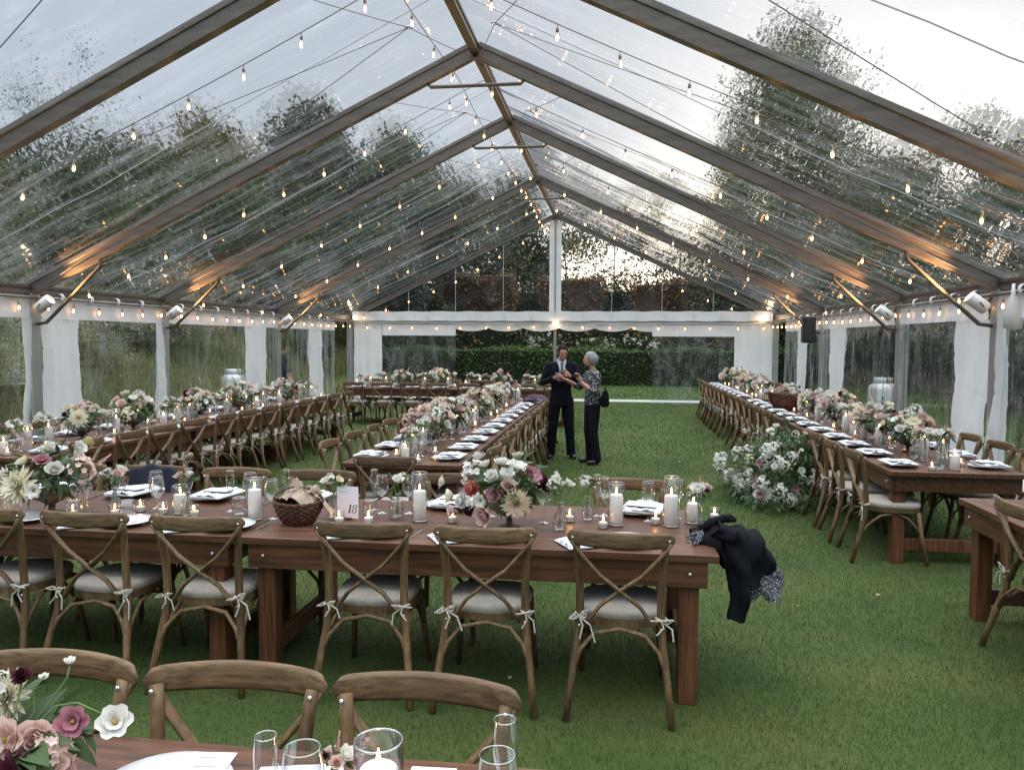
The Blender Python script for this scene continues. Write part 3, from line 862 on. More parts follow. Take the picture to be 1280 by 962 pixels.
# the tied-up sleeve by the right post
m = MB(); m.tube([(5.98,9.02,2.42),(5.97,9.0,2.32),(5.98,9.0,2.22),(5.99,9.02,2.08),(6.0,9.05,1.95)], [.015,.02,.06,.10,.09], 12)
tag(m.build('tied_curtain', MAT['vinyl_white']), 'white curtain end gathered and tied up beside the right post', 'tied curtain')

# ---- can uplights on the legs
def uplight(s, y, label, power=300):
    t = thing('uplight', label, 'spotlight', (s*5.78, y-.16, 2.24), group='white can uplights on the tent legs'); t.scale = (.86,)*3
    d = Vector((-s*.80, .06, .60)).normalized()
    rot = d.to_track_quat('Z','Y').to_matrix()
    m = MB(); m.lathe([(0,-.15),(.07,-.15),(.085,-.13),(.088,.13),(.080,.13),(.078,.10)], 20); m.xf(rot.to_4x4()); m.build('can', MAT['can_paint'], t)
    m = MB(); m.lathe([(0,.095),(.078,.10)], 20); m.xf(rot.to_4x4()); m.build('lamp', MAT['lamp_face'], t)
    m = MB(); m.tube([(s*.24,.13,.06),(s*.12,.05,-.02),(s*.05,0,-.09)], .012, 6); m.tube([(0,-.09,0),(s*.05,-.09,-.06),(s*.05,.09,-.06),(0,.09,0)], .008, 6)
    m.build('bracket', MAT['black_plastic'], t)
    L = bpy.data.lights.new('uplight_beam', 'SPOT'); L.energy = power; L.color = (1.0,.50,.20); L.spot_size = R(75); L.spot_blend = .8; L.shadow_soft_size = .05
    lo = bpy.data.objects.new('beam', L); C.objects.link(lo); lo.parent = t
    lo.location = d*.16; lo.rotation_euler = d.to_track_quat('-Z','Y').to_euler()
ords = ['first','second','third','fourth','fifth','sixth','seventh','eighth','ninth','tenth','eleventh','twelfth','thirteenth','fourteenth','fifteenth','sixteenth','seventeenth','eighteenth','nineteenth','twentieth','twenty-first','twenty-second','twenty-third','twenty-fourth','twenty-fifth','twenty-sixth']
for s, sn in ((-1,'left'),(1,'right')):
    for i, y in enumerate(FY[:4]):
        uplight(s, y, 'white can uplight on the %s tent leg counted from the camera, %s side' % (ords[i], sn))

# ---- strings of bulbs
bulb_mb = MB()
bulb_mb.lathe([(.0,-.118),(.010,-.116),(.022,-.100),(.026,-.082),(.022,-.060),(.013,-.040)], 10)
BULB = bulb_mb.mesh('bulb', MAT['bulb_glass'])
bm2 = MB(); bm2.ellipsoid((0,0,-.084), (.013,.013,.024), 6, 8); FIL = bm2.mesh('filament', MAT['filament'])
bm3 = MB(); bm3.lathe([(0,.0),(.010,0),(.014,-.006),(.0145,-.040),(.0,-.040)], 8); SOCK = bm3.mesh('socket', MAT['socket_grey'])
def string_light(name_label, pts, spacing, group, drop=.03, dark=True, start=.3, sc=1.0):
    t = thing('string_light', name_label, 'string lights', pts[0], group=group)
    o = Vector(pts[0]); P = [Vector(p)-o for p in pts]
    out = []; cum = 0; nxt = start; bulbs = []
    for a, b in zip(P[:-1], P[1:]):
        L = (b-a).length
        n = max(4, int(L/.35))
        for k in range(n): out.append(a.lerp(b, k/n) - Vector((0,0, .03*math.sin(PI*k/n))))
        while nxt < cum + L:
            f = (nxt-cum)/L; bulbs.append(a.lerp(b, f) - Vector((0,0,.03*math.sin(PI*f)+drop))); nxt += spacing*random.uniform(.93,1.07)
        cum += L
    out.append(P[-1])
    m = MB(); m.tube(out, .0045, 4)
    for b in bulbs: m.tube([b+Vector((0,0,drop)), b], .0035, 4)
    m.build('wire', MAT['cable_grey'], t)
    for b in bulbs:
        q = put('bulb', BULB, t, b); q.scale = (sc,)*3
        q.rotation_euler = (random.uniform(-.15,.15), random.uniform(-.15,.15), 0)
        put('filament', FIL, q); put('socket', SOCK, q)
    return t
random.seed(3)
GS = 'bulb strings running from eave to ridge to eave'
SY = [3.6, 6.92, 10.08, 13.1, 15.6, 18.6]
for i, y in enumerate(SY):
    string_light('string of bulbs crossing the tent roof, %s counted from the camera' % ords[i],
        [(-WX+.1, y, EZ-.12), (-3, y, slope_z(3)-.20), (0, y, AZ_-.22), (3, y, slope_z(3)-.20), (WX-.1, y, EZ-.12)], .64 if y < 12 else .8, GS, start=random.uniform(.2,.5))
string_light('string of bulbs under the ridge beam', [(-.30, 3, AZ_-.34)] + [(-.30+.08*(k%2), y, AZ_-.34) for k, y in enumerate(FY)], .85, 'bulb strings along the ridge and eaves')
for s, sn in ((-1,'left'),(1,'right')):
    string_light('string of bulbs along the %s eave above the curtains' % sn, [(s*5.97, 4.5, EZ-.15)] + [(s*5.97, y, EZ-.15) for y in FY], .55, 'bulb strings along the ridge and eaves')
string_light('string of bulbs across the gable valance', [(-5.8, 22.03, 2.27), (0, 22.03, 2.30), (5.8, 22.03, 2.27)], .72, 'bulb strings along the ridge and eaves')
for s, sn in ((-1,'left'),(1,'right')):
    string_light('string of bulbs along the %s gable rafter' % sn, [(s*5.9, 22.05, EZ-.0), (s*3, 22.05, slope_z(3)-.42), (s*.2, 22.05, AZ_-.25)], .75, 'bulb strings along the ridge and eaves')
def glow_bulb(label, loc, r=.05):
    t = thing('globe_lamp', label, 'lamp', loc, group='round globe lamps at the gable')
    m = MB(); m.ellipsoid((0,0,-.05), (r,r,r)); m.build('globe', MAT['lamp_face'], t)
    m = MB(); m.tube([(0,0,.06),(0,0,0)], .015, 8); m.build('holder', MAT['black_plastic'], t)
glow_bulb('bright round lamp at the left end of the gable beam', (-5.85, 21.95, 2.50), .06)
glow_bulb('bright round lamp at the foot of the gable post', (.03, 22.0, 2.33), .07)
glow_bulb('bright round lamp at the right end of the gable beam', (5.75, 21.95, 2.50), .09)

# ---- speaker, stands, tanks outside
t = thing('speaker', 'black loudspeaker hung high on a stand by the right wall', 'speaker', (5.72, 16.9, 1.75))
m = MB(); m.box((0,0,.30), (.25,.26,.56), bev=.03); m.build('cabinet', MAT['black_plastic'], t)
m = MB(); m.box((0,-.134,.30), (.21,.008,.50)); m.build('grille', mat('grille', (.03,.03,.03), .7, col2=(.01,.01,.01), scale=90), t)
t = thing('speaker_stand', 'thin black stand pole under the loudspeaker', 'stand', (5.72, 16.9, 0))
m = MB(); m.tube([(0,0,.1),(0,0,1.75)], .018, 8); m.build('pole', MAT['black_plastic'], t)
for k in range(3):
    a = k*2.1+.3; m = MB(); m.tube([(0,0,.75),(.4*math.cos(a),.4*math.sin(a),.02)], .012, 6); m.build('leg', MAT['black_plastic'], t)
t = thing('folded_stand', 'slim black folded pole leaning beside the right tent post', 'pole', (6.28, 9.4, 0), 0)
m = MB(); m.tube([(0,0,0),(.0,.02,1.18)], .012, 6); m.build('pole', MAT['black_plastic'], t)
m = MB(); m.tube([(0,.02,1.18),(0,.02,1.42),(.02,.02,1.47)], [.02,.028,.02], 8); m.build('handle', MAT['black_plastic'], t)
def tank(label, loc):
    t = thing('gas_tank', label, 'gas tank', loc, group='white gas tanks outside'); t.scale = (.84,)*3
    m = MB(); m.lathe([(0,.08),(.22,.08),(.30,.16),(.31,.3),(.31,.78),(.29,.88),(.20,.96),(0,1.0)], 24); m.build('tank', MAT['tank_paint'], t)
    m = MB(); m.lathe([(.16,.95),(.17,.95),(.17,1.14),(.16,1.14)], 20, closed=True); m.build('collar', MAT['tank_paint'], t)
    m = MB(); m.lathe([(.24,0),(.25,0),(.25,.14),(.24,.14)], 20, closed=True); m.build('foot_ring', MAT['tank_paint'], t)
    m = MB(); m.tube([(0,0,.98),(0,0,1.1)], .03, 8); m.build('valve', MAT['bolt_metal'], t)
tank('white gas tank seen through the right windows', (8.0, 19.5, 0))
tank('white gas tank seen through the left windows', (-8.4, 19.4, .05))
t = thing('low_step', 'pale blue grey plastic sheeting lying outside the right wall', 'sheeting', (6.9, 8.2, 0))
m = MB(); m.grid(lambda u,v: (-.5+1.0*u+.03*math.sin(v*9), -2.2+4.6*v, .05+.03*math.sin(u*7+v*11)), 8, 24); m.build('sheet', MAT['vinyl_plain'], t)

# ================================================================ chairs
def make_chair():
    t = thing('cross_back_chair', 'x', 'chair')
    W = MAT['chair_wood']
    m = MB()     # rounded seat frame
    def outline(r, n=28, front=.225, back=.19, d0=-.205, d1=.215):
        P = []
        for k in range(n):
            a = 2*PI*k/n
            ca, sa = math.cos(a), math.sin(a)
            x = math.copysign(abs(ca)**.62, ca); y = math.copysign(abs(sa)**.62, sa)
            wd = back + (front-back)*(y*.5+.5)
            P.append((x*wd*r, (d0+d1)/2 + y*(d1-d0)/2*r))
        return P
    o = outline(1.0); m.prism(o, .415, .448); m.build('seat', W, t)
    m = MB(); n = 28
    V = []; rings = ((.97,.450),(1.0,.462),(1.0,.478),(.95,.492),(.6,.503))
    for r, z in rings: V += [(x, y, z) for x, y in outline(r, n)]
    F = [(i*n+k, i*n+(k+1)%n, (i+1)*n+(k+1)%n, (i+1)*n+k) for i in range(len(rings)-1) for k in range(n)] + [tuple((len(rings)-1)*n+k for k in range(n))]
    m.raw(V, F, True); m.build('cushion', MAT['cushion_cloth'], t)
    for s in (-1, 1):
        m = MB()   # rear leg and post in one bent piece
        m.tube([(s*.245,-.335,0),(s*.225,-.285,.18),(s*.200,-.235,.36),(s*.190,-.222,.50),(s*.192,-.232,.66),(s*.205,-.262,.80),(s*.212,-.275,.862)],
               [.0175,.0185,.0205,.0205,.0195,.0185,.0175], 8)
        m.build('rear_leg', W, t)
        m = MB(); m.tube([(s*.215,.245,0),(s*.197,.20,.22),(s*.185,.175,.42)], [.0145,.0165,.0185], 8); m.build('front_leg', W, t)
        m = MB()   # one arm of the cross
        pts = [(s*.232,-.290,.852),(s*.19,-.283,.79),(s*.10,-.268,.685),(0,-.256+s*.006,.61),(-s*.09,-.242,.535),(-s*.150,-.232,.455),(-s*.165,-.232,.425)]
        m.tube(pts, .0165, 8, flat=(1.15,.60)); m.build('cross_arm', W, t)
        m = MB()   # side hoop
        m.tube([(s*.222,-.27,.22),(s*.205,-.21,.31),(s*.19,-.11,.385),(s*.185,0,.405),(s*.188,.09,.375),(s*.19,.16,.30),(s*.197,.20,.22)], .0105, 7); m.build('side_hoop', W, t)
    m = MB(); m.tube([(-.218,-.275,.22),(-.185,-.255,.32),(-.12,-.225,.39),(0,-.205,.408),(.12,-.225,.39),(.185,-.255,.32),(.218,-.275,.22)], .0115, 8); m.build('rear_hoop', W, t)
    m = MB(); m.tube([(-.197,.2,.22),(-.17,.19,.31),(-.09,.18,.385),(0,.18,.405),(.09,.18,.385),(.17,.19,.31),(.197,.2,.22)], .0105, 7); m.build('front_hoop', W, t)
    m = MB()    # bowed top rail with rounded ends
    N = 30; V = []
    for i in range(N+1):
        u = i/N*2-1; x = u*.250
        y = -.338 + .060*u*u
        e = math.sqrt(max(0, 1-max(0,(abs(u)-.86)/.14)**2.2))
        hz = (.034 + .004*(1-u*u))*max(.25, e); zc = .868
        th = .0105*max(.55, e)
        for (a, b) in ((-1,-.7),(-1,.7),(-.6,1),(.6,1),(1,.7),(1,-.7),(.6,-1),(-.6,-1)):
            V.append((x, y + a*th, zc + b*hz))
    F = [(i*8+k, i*8+(k+1)%8, (i+1)*8+(k+1)%8, (i+1)*8+k) for i in range(N) for k in range(8)] + [tuple(range(7,-1,-1)), tuple(N*8+k for k in range(8))]
    m.raw(V, F, True); m.build('top_rail', MAT['rail_wood'], t)
    m = MB()
    for s in (-1,1):
        m.ellipsoid((s*.222,-.298,.865),(.008,.006,.008),5,8); m.ellipsoid((s*.214,-.246,.852),(.008,.006,.008),5,8); m.ellipsoid((s*.192,-.246,.43),(.008,.006,.008),5,8)
    m.ellipsoid((0,-.272,.61),(.007,.006,.007),5,8)
    m.build('bolt', MAT['bolt_metal'], t)
    for s in (-1, 1):      # cloth tie wound round the post, with its bow
        m = MB(); cx_, cy_, cz_ = 0, 0, 0
        m.tube([(cx_+.024*math.cos(a), cy_+.024*math.sin(a), cz_+.005*math.sin(2*a)) for a in [k*PI/5 for k in range(10)]], .0055, 5, closed=True, flat=(.6,1.6))
        r_ = random.Random(5+s)
        for k in range(2):
            m.tube([(cx_,cy_-.024,cz_),(cx_+s*.02+.03*k,cy_-.04,cz_+.022),(cx_+s*.045*(1-2*k),cy_-.045,cz_+.028*(1-k)),(cx_+s*.03*(1-2*k),cy_-.035,cz_-.006),(cx_,cy_-.024,cz_)], .004, 4)
            m.tube([(cx_,cy_-.026,cz_),(cx_+s*(.012+.035*k),cy_-.04,cz_-.035),(cx_+s*(-.012+.07*k),cy_-.045,cz_-.085-.02*k)], .0038, 4)
        m.build('tie', MAT['tie_cloth'], t, (s*.192, -.224, .475))
    return t
CH0 = make_chair(); _used = [False]
NCH = [0]
def chair(x, y, rz, label, group, jig=True):
    if jig:
        x += random.gauss(0,.012); y += random.gauss(0,.012); rz += random.gauss(0,.035)
    NCH[0] += 1
    if not _used[0]:
        _used[0] = True
        CH0.location = (x,y,0); CH0.rotation_euler = (0,0,rz); CH0['label'] = label; CH0['group'] = group
        return CH0
    c = dup(CH0, (x,y,0), rz, label, group)
    for ch in c.children:
        if ch.name.startswith('tie'):
            ch.scale = (random.uniform(.8,1.15)*random.choice((-1,1)), 1, random.uniform(.65,1.25)); ch.rotation_euler = (0, random.uniform(-.2,.2), 0)
        elif ch.name.startswith('cushion'):
            ch.rotation_euler = (0, 0, random.uniform(-.05,.05)); ch.location = (random.uniform(-.006,.006), random.uniform(-.008,.008), 0)
    return c

# ================================================================ tables
TT = .762; TOPW = .762
def make_table(L=2.44, Wd=1.02):
    t = thing('farm_table', 'x', 'table')
    m = MB(); nb = 5; bw = Wd/nb
    for k in range(nb):
        m.box((0, -Wd/2 + bw*(k+.5), TT-.019), (L, bw-.003, .038), bev=.003)
    m.box((0,0,TT-.043), (L-.1, Wd-.1, .010))
    m.build('tabletop', MAT['table_wood'], t)
    m = MB()
    for s in (-1,1):
        m.box((0, s*(Wd/2-.035), TT-.038-.065), (L-.10, .03, .128), bev=.003)
        m.box((s*(L/2-.065), 0, TT-.038-.065), (.03, Wd-.102, .126))
    m.build('apron', MAT['table_wood'], t)
    for sx in (-1,1):
        for sy in (-1,1):
            m = MB(); m.box((sx*(L/2-.135), sy*(Wd/2-.100), (TT-.045)/2), (.095,.095,TT-.047), bev=.004)
            m.build('leg', MAT['table_leg_wood'], t)
            m = MB(); m.tube([(sx*(L/2-.135), sy*(Wd/2-.020), TT-.10),(sx*(L/2-.135), sy*(Wd/2-.010), TT-.10)], .009, 8); m.build('bolt', MAT['bolt_metal'], t)
        m = MB(); m.box((sx*(L/2-.135), 0, .15), (.04, Wd-.296, .10), bev=.003); m.build('stretcher', MAT['table_leg_wood'], t)
    return t
TB0 = make_table(); _tu = [False]
def table(x, y, rz, label, group):
    if not _tu[0]:
        _tu[0] = True; TB0.location = (x,y,0); TB0.rotation_euler = (0,0,rz); TB0['label'] = label; TB0['group'] = group; return TB0
    return dup(TB0, (x,y,0), rz, label, group)

# ================================================================ tableware prototypes
def glass_mesh(kind):
    m = MB()
    if kind == 'wine': P = [(0,.003),(.034,.002),(.033,.004),(.008,.008),(.004,.02),(.0038,.095),(.008,.103),(.028,.118),(.041,.142),(.0435,.165),(.040,.195),(.0345,.225)]
    elif kind == 'flute': P = [(0,.003),(.032,.002),(.031,.004),(.007,.008),(.0038,.02),(.0036,.105),(.008,.115),(.020,.145),(.0255,.18),(.0255,.21),(.0225,.245)]
    elif kind == 'tumbler': P = [(0,.006),(.034,.006),(.038,.010),(.043,.045),(.043,.075),(.039,.105),(.0395,.105)]
    elif kind == 'votive': P = [(0,.004),(.026,.004),(.029,.008),(.031,.065)]
    elif kind == 'cylinder': P = [(0,.006),(.044,.006),(.046,.010),(.046,.235),(.0445,.236)]
    elif kind == 'lowcyl': P = [(0,.006),(.044,.006),(.046,.010),(.046,.165),(.0445,.166)]
    elif kind == 'tallcyl': P = [(0,.006),(.044,.006),(.046,.010),(.046,.275),(.0445,.276)]
    elif kind == 'bud': P = [(0,.004),(.024,.004),(.030,.012),(.031,.04),(.026,.065),(.012,.085),(.010,.115),(.015,.125)]
    elif kind == 'bottle': P = [(0,.004),(.026,.004),(.030,.010),(.030,.06),(.022,.085),(.013,.10),(.013,.12),(.016,.124)]
    m.lathe(P, 24)
    m.cur = 1; r_, z_ = P[-1]; b_ = .0013 if kind not in ('cylinder','lowcyl','tallcyl') else .0022
    m.lathe([(r_+b_*math.cos(a), z_+b_*math.sin(a)) for a in [k*PI/3 for k in range(6)]], 24, closed=True)
    if kind in ('cylinder','lowcyl','tallcyl','votive'): m.lathe([(P[1][0], .002), (P[1][0]+.003, .006), (P[1][0]+.001, .011), (0, .011)], 24)
    return m.mesh(kind, [MAT['holder_glass' if kind in ('votive','cylinder','lowcyl','tallcyl') else 'clear_glass'], MAT['rim_glass']])
GM = {k: glass_mesh(k) for k in ('wine','flute','tumbler','votive','cylinder','lowcyl','tallcyl','bud','bottle')}
m = MB(); m.lathe([(0,.006),(.072,.006),(.080,.010),(.108,.018),(.138,.022),(.138,.026),(.105,.023),(.078,.015),(0,.012)], 32); PLATE = m.mesh('plate', MAT['porcelain'])
m = MB(); m.lathe([(0,.143),(.020,.140),(.036,.12),(.043,.115)], 4)
def napkin_mesh(seed):
    r = random.Random(seed); m = MB()
    a, b = r.uniform(-.2,.2), r.uniform(.6,1)
    for l in range(3):
        m.grid(lambda u,v,l=l: ((u-.5)*(.26-.012*l)+.01*math.sin(v*3+a), (v-.5)*(.19-.035*l)+.012*math.sin(u*3+a)-.03+.01*l, .030+.005*l+.004*math.sin(u*5+v*4*b+l)+.003*math.sin(v*13)), 5, 9)
    m.box((0,-.03,.029),(.25,.19,.006)); m.box((a*.1,-.02,.048),(.09,.15,.002),rot=Matrix.Rotation(a*.5,3,'Z'))
    return m.mesh('napkin', MAT['linen_white'])
NAP = [napkin_mesh(k) for k in range(4)]
def candle_mesh(r, h):
    m = MB(); m.lathe([(0,.012),(r-.001,.012),(r,.016),(r,h-.004),(r-.004,h),(r*.5,h-.004),(0,h-.006)], 16); m.tube([(0,0,h-.006),(0.001,0,h+.008)], .0012, 4)
    return m.mesh('candle', MAT['wax'])
CND = {'cyl': candle_mesh(.036,.175), 'low': candle_mesh(.036,.115), 'tall': candle_mesh(.036,.175), 'vot': candle_mesh(.026,.034)}
m = MB(); m.lathe([(0,0),(.0035,.004),(.0048,.011),(.003,.021),(.0004,.033)], 8); FLAME = m.mesh('flame', MAT['flame_light'])
def candle_holder(kind, x, y, z, label, group, sc=1):
    nm = 'votive_candle' if kind == 'vot' else 'pillar_candle'
    t = thing(nm, label, 'candle', (x,y,z), group=group)
    put('glass', GM[{'cyl':'cylinder','low':'lowcyl','tall':'tallcyl','vot':'votive'}[kind]], t)
    put('wax', CND[kind], t)
    hz = {'cyl':.175,'low':.115,'tall':.175,'vot':.034}[kind]
    f = put('flame', FLAME, t, (0,0,hz+.006))
    k = 1.0 if kind != 'vot' else .9; f.scale = (k,k,k*random.uniform(.85,1.15))
    if sc != 1: t.scale = (sc,)*3
    return t

# ================================================================ flowers
def petal(mb, c, rot, L, Wd, cup, tipw=.25, nu=4, nv=2, curl=0):
    """petal rising along local x, cupped"""
    def fn(u, v):
        s = v*2-1
        wd = Wd*math.sin(PI*min(.98, .12+u*.80))**.75
        if tipw == 0: wd = Wd*math.sin(PI*min(1,.1+u*.9))
        x = L*u; z = cup*u*u*L - curl*(u**4)*L + .35*abs(s)**2*wd*.6
        return tuple(c + rot @ Vector((x, s*wd*.5, z)))
    mb.grid(fn, nu, nv)
def flower_mesh(kind, name, cm, core):
    """unit radius about 1, facing +z"""
    r = random.Random(hash(kind) % 1000 + 3); r = random.Random({'rose':1,'dahlia':2,'anemone':3,'spray':4,'ball':5,'lisianthus':6,'astilbe':7}[kind])
    m = MB(); Z = Vector((0,0,0))
    def ring(n, tilt, L, Wd, cup, ph, z0=0, r0=0, tipw=.25, nu=4, curl=0):
        for k in range(n):
            a = 2*PI*k/n + ph + r.uniform(-.1,.1)
            ro = Matrix.Rotation(a, 3, 'Z') @ Matrix.Rotation(-tilt + r.uniform(-.08,.08), 3, 'Y')
            c = Vector((math.cos(a)*r0, math.sin(a)*r0, z0))
            petal(m, c, ro, L*r.uniform(.92,1.08), Wd, cup, tipw, nu, 2, curl)
    if kind == 'rose':
        ring(6, .25, 1.0, .95, .55, 0, -.15); ring(6, .55, .85, .85, .55, .5, -.1); ring(5, .85, .72, .72, .5, .2, -.05)
        ring(5, 1.1, .62, .55, .35, .7, 0); ring(4, 1.3, .52, .42, .2, .1, .02)
    elif kind == 'ball':
        for t_, L in ((.15,.85),(.5,.95),(.85,.95),(1.15,.95),(1.4,.95)): ring(11 if t_ < 1 else 7, t_, L, .48, .12, t_*3, -.2+.1*t_)
    elif kind == 'dahlia':
        for i, (t_, L, n) in enumerate(((-.05,1.05,15),(.15,1.0,15),(.35,.92,14),(.58,.8,13),(.82,.66,11),(1.08,.5,9),(1.35,.38,6))):
            ring(n, t_, L, .27, .10, i*.21, -.06+.03*i, 0, 0, 4, .0)
    elif kind == 'anemone':
        ring(7, .15, 1.0, .82, .35, 0); ring(5, .3, .85, .75, .35, .4, .03)
        m.cur = 1; m.ellipsoid((0,0,.16),(.20,.20,.14),5,8); m.cur = 0
    elif kind == 'lisianthus':
        ring(6, .35, 1.0, 1.0, .45, 0, -.1, curl=.3); ring(5, .7, .8, .8, .4, .4, -.05, curl=.2); m.cur = 1; m.ellipsoid((0,0,.2),(.13,.13,.16),5,8); m.cur = 0
    elif kind == 'spray':
        for k in range(34):
            d = Vector((r.gauss(0,1), r.gauss(0,1), abs(r.gauss(.5,.8)))).normalized()
            c = d*r.uniform(.7,1.0); q = d.to_track_quat('Z','Y').to_matrix()
            for j in range(5):
                petal(m, c, q @ Matrix.Rotation(j*1.257+k, 3,'Z') @ Matrix.Rotation(-.25,3,'Y'), .24, .20, .2, .25, 2)
    elif kind == 'astilbe':
        for k in range(210):
            h = r.random(); rad = .30*(1-h)**.8+.03; a = r.uniform(0,6.28)
            c = Vector((math.cos(a)*rad*r.random()**.5, math.sin(a)*rad*r.random()**.5, h*2.2))
            q = Vector((math.cos(a), math.sin(a), .9)).to_track_quat('X','Z').to_matrix()
            petal(m, c, q, .15, .09, .2, 0, 2)
    me = m.mesh(name, [cm, core]); return me
def pet(name, c, c2=None, tr=.3): return mat('petal_'+name, c, .6, col2=c2 or tuple(min(1,v*1.15) for v in c), scale=1.2, trans=tr, objrand=.1)
core_d = mat('flower_core_dark', (.03,.02,.03), .8); core_g = mat('flower_core_green', (.22,.24,.06), .8); core_y = mat('flower_core_yellow', (.45,.28,.06), .8)
pet('white', (.82,.80,.72),(.88,.87,.82)); pet('cream', (.80,.74,.54),(.86,.82,.66)); pet('blush', (.78,.56,.50),(.84,.68,.62)); pet('pink', (.66,.34,.36),(.76,.50,.50))
pet('coral', (.55,.16,.13),(.65,.26,.2)); pet('mauve', (.38,.14,.19),(.5,.24,.28)); pet('burgundy', (.055,.006,.016),(.10,.012,.03), .1); pet('peach', (.80,.60,.42),(.88,.76,.60)); pet('magenta', (.45,.05,.14),(.52,.10,.2))
pet('dusty', (.60,.38,.34),(.72,.52,.46)); pet('butter', (.70,.56,.26),(.76,.66,.42))
FL = {}
for kind, cols in (('rose',('white','cream','blush','pink','dusty','peach','coral')),('dahlia',('cream','peach','blush','burgundy')),('ball',('white','coral','burgundy','magenta','butter')),
                   ('anemone',('white','mauve','blush')),('lisianthus',('white','mauve','magenta','blush')),('spray',('white','cream','blush')),('astilbe',('pink','coral','blush','dusty'))):
    for c in cols:
        FL[kind, c] = flower_mesh(kind, kind, MAT['petal_'+c], core_d if kind == 'anemone' and c != 'white' else core_g if kind != 'lisianthus' else core_y)
mat('stem_green', (.10,.17,.05), .6); 
foliage_mat('leaf_bouquet', [(.018,.040,.012),(.05,.10,.03),(.13,.19,.08)], .3)
def leaf_mesh_add(mb, c, d, L, Wd, twist):
    q = Vector(d).to_track_quat('X','Z').to_matrix() @ Matrix.Rotation(twist,3,'X')
    c = Vector(c)
    def fn(u, v):
        s = v*2-1; wd = Wd*math.sin(PI*(.04+.96*u)**.85)
        return tuple(c + q @ Vector((L*u, s*wd*.5, .18*abs(s)*wd - .30*L*u*u)))
    mb.grid(fn, 5, 2)
def foliage_mesh(name, R_, n, seed, zc, leafL=.06, rise=.8, low=-.5, spikes=6):
    r = random.Random(seed); mb = MB()
    for k in range(n):
        d = Vector((r.gauss(0,1), r.gauss(0,1), r.uniform(low, rise))).normalized()
        p = Vector((0,0,zc)) + Vector((d.x*R_, d.y*R_, d.z*R_*.8))*r.uniform(.45,.98)
        dd = (d + Vector((r.gauss(0,.4), r.gauss(0,.4), r.gauss(0,.4)))).normalized()
        leaf_mesh_add(mb, p, dd, leafL*r.uniform(.6,1.4), leafL*r.uniform(.3,.55), r.uniform(-1,1))
    for k in range(spikes):    # airy trailing stems
        d = Vector((r.gauss(0,1), r.gauss(0,1), r.uniform(.1,.9))).normalized()
        p0 = Vector((0,0,zc)); L = R_*r.uniform(1.15,1.5)
        pts = [p0 + d*L*q + Vector((0,0,-.12*R_*q*q*4*(1-d.z))) for q in (0,.4,.7,.9,1)]
        mb.tube(pts, .0018, 4)
        for j in range(7):
            q = r.uniform(.6,1); leaf_mesh_add(mb, p0 + d*L*q + Vector((0,0,-.12*R_*q*q*4*(1-d.z))), (d+Vector((r.gauss(0,.7),r.gauss(0,.7),r.gauss(0,.5)))).normalized(), leafL*.5, leafL*.22, 0)
    me = mb.mesh(name, MAT['leaf_bouquet'])
    a = me.attributes.new('rnd','FLOAT','FACE'); vals = np.repeat(np.random.default_rng(seed).beta(2,2,len(me.polygons)//10+1),10)[:len(me.polygons)]; a.data.foreach_set('value', vals.astype(np.float32))
    return me
FOLB = [foliage_mesh('foliage', .155, 170, 30+k, .195, .062, .7, -.8, 6) for k in range(4)]
m = MB(); m.lathe([(0,.003),(.05,.003),(.05,.008),(.016,.016),(.014,.045),(.05,.065),(.085,.085),(.095,.115),(.088,.115),(.075,.088),(0,.075)], 24); COMP = m.mesh('bowl', MAT['compote'])
PAL = {
 'main': [('dahlia','peach',.058),('dahlia','cream',.058),('rose','white',.036),('rose','white',.034),('rose','dusty',.040),('ball','coral',.030),('rose','blush',.034),('spray','white',.05),('spray','white',.045),('anemone','mauve',.036),
          ('anemone','white',.030),('dahlia','burgundy',.052),('ball','white',.030),('rose','cream',.034),('anemone','white',.028),('rose','white',.034),('lisianthus','white',.033),('ball','burgundy',.024),('rose','white',.03),('anemone','mauve',.028)],
 'pale': [('dahlia','cream',.068),('ball','white',.040),('ball','white',.036),('rose','cream',.036),('spray','blush',.05),('spray','blush',.045),('lisianthus','mauve',.03),('rose','blush',.036),('astilbe','blush',.05),('ball','butter',.03),
          ('rose','white',.036),('rose','cream',.034),('rose','blush',.034),('spray','cream',.045),('rose','white',.03),('ball','burgundy',.026)],
 'pink': [('spray','white',.05),('rose','blush',.04),('rose','blush',.04),('spray','blush',.045),('rose','white',.04),('rose','white',.038),('spray','cream',.045),('astilbe','blush',.05),('spray','blush',.05),('dahlia','blush',.05),
          ('rose','cream',.036),('rose','coral',.036),('spray','white',.045),('rose','white',.035),('ball','burgundy',.026),('rose','blush',.034)]}
PNAMES = {'rose':'rose','dahlia':'dahlia','ball':'ball_dahlia','anemone':'anemone','lisianthus':'lisianthus','spray':'flower_spray','astilbe':'astilbe_plume'}
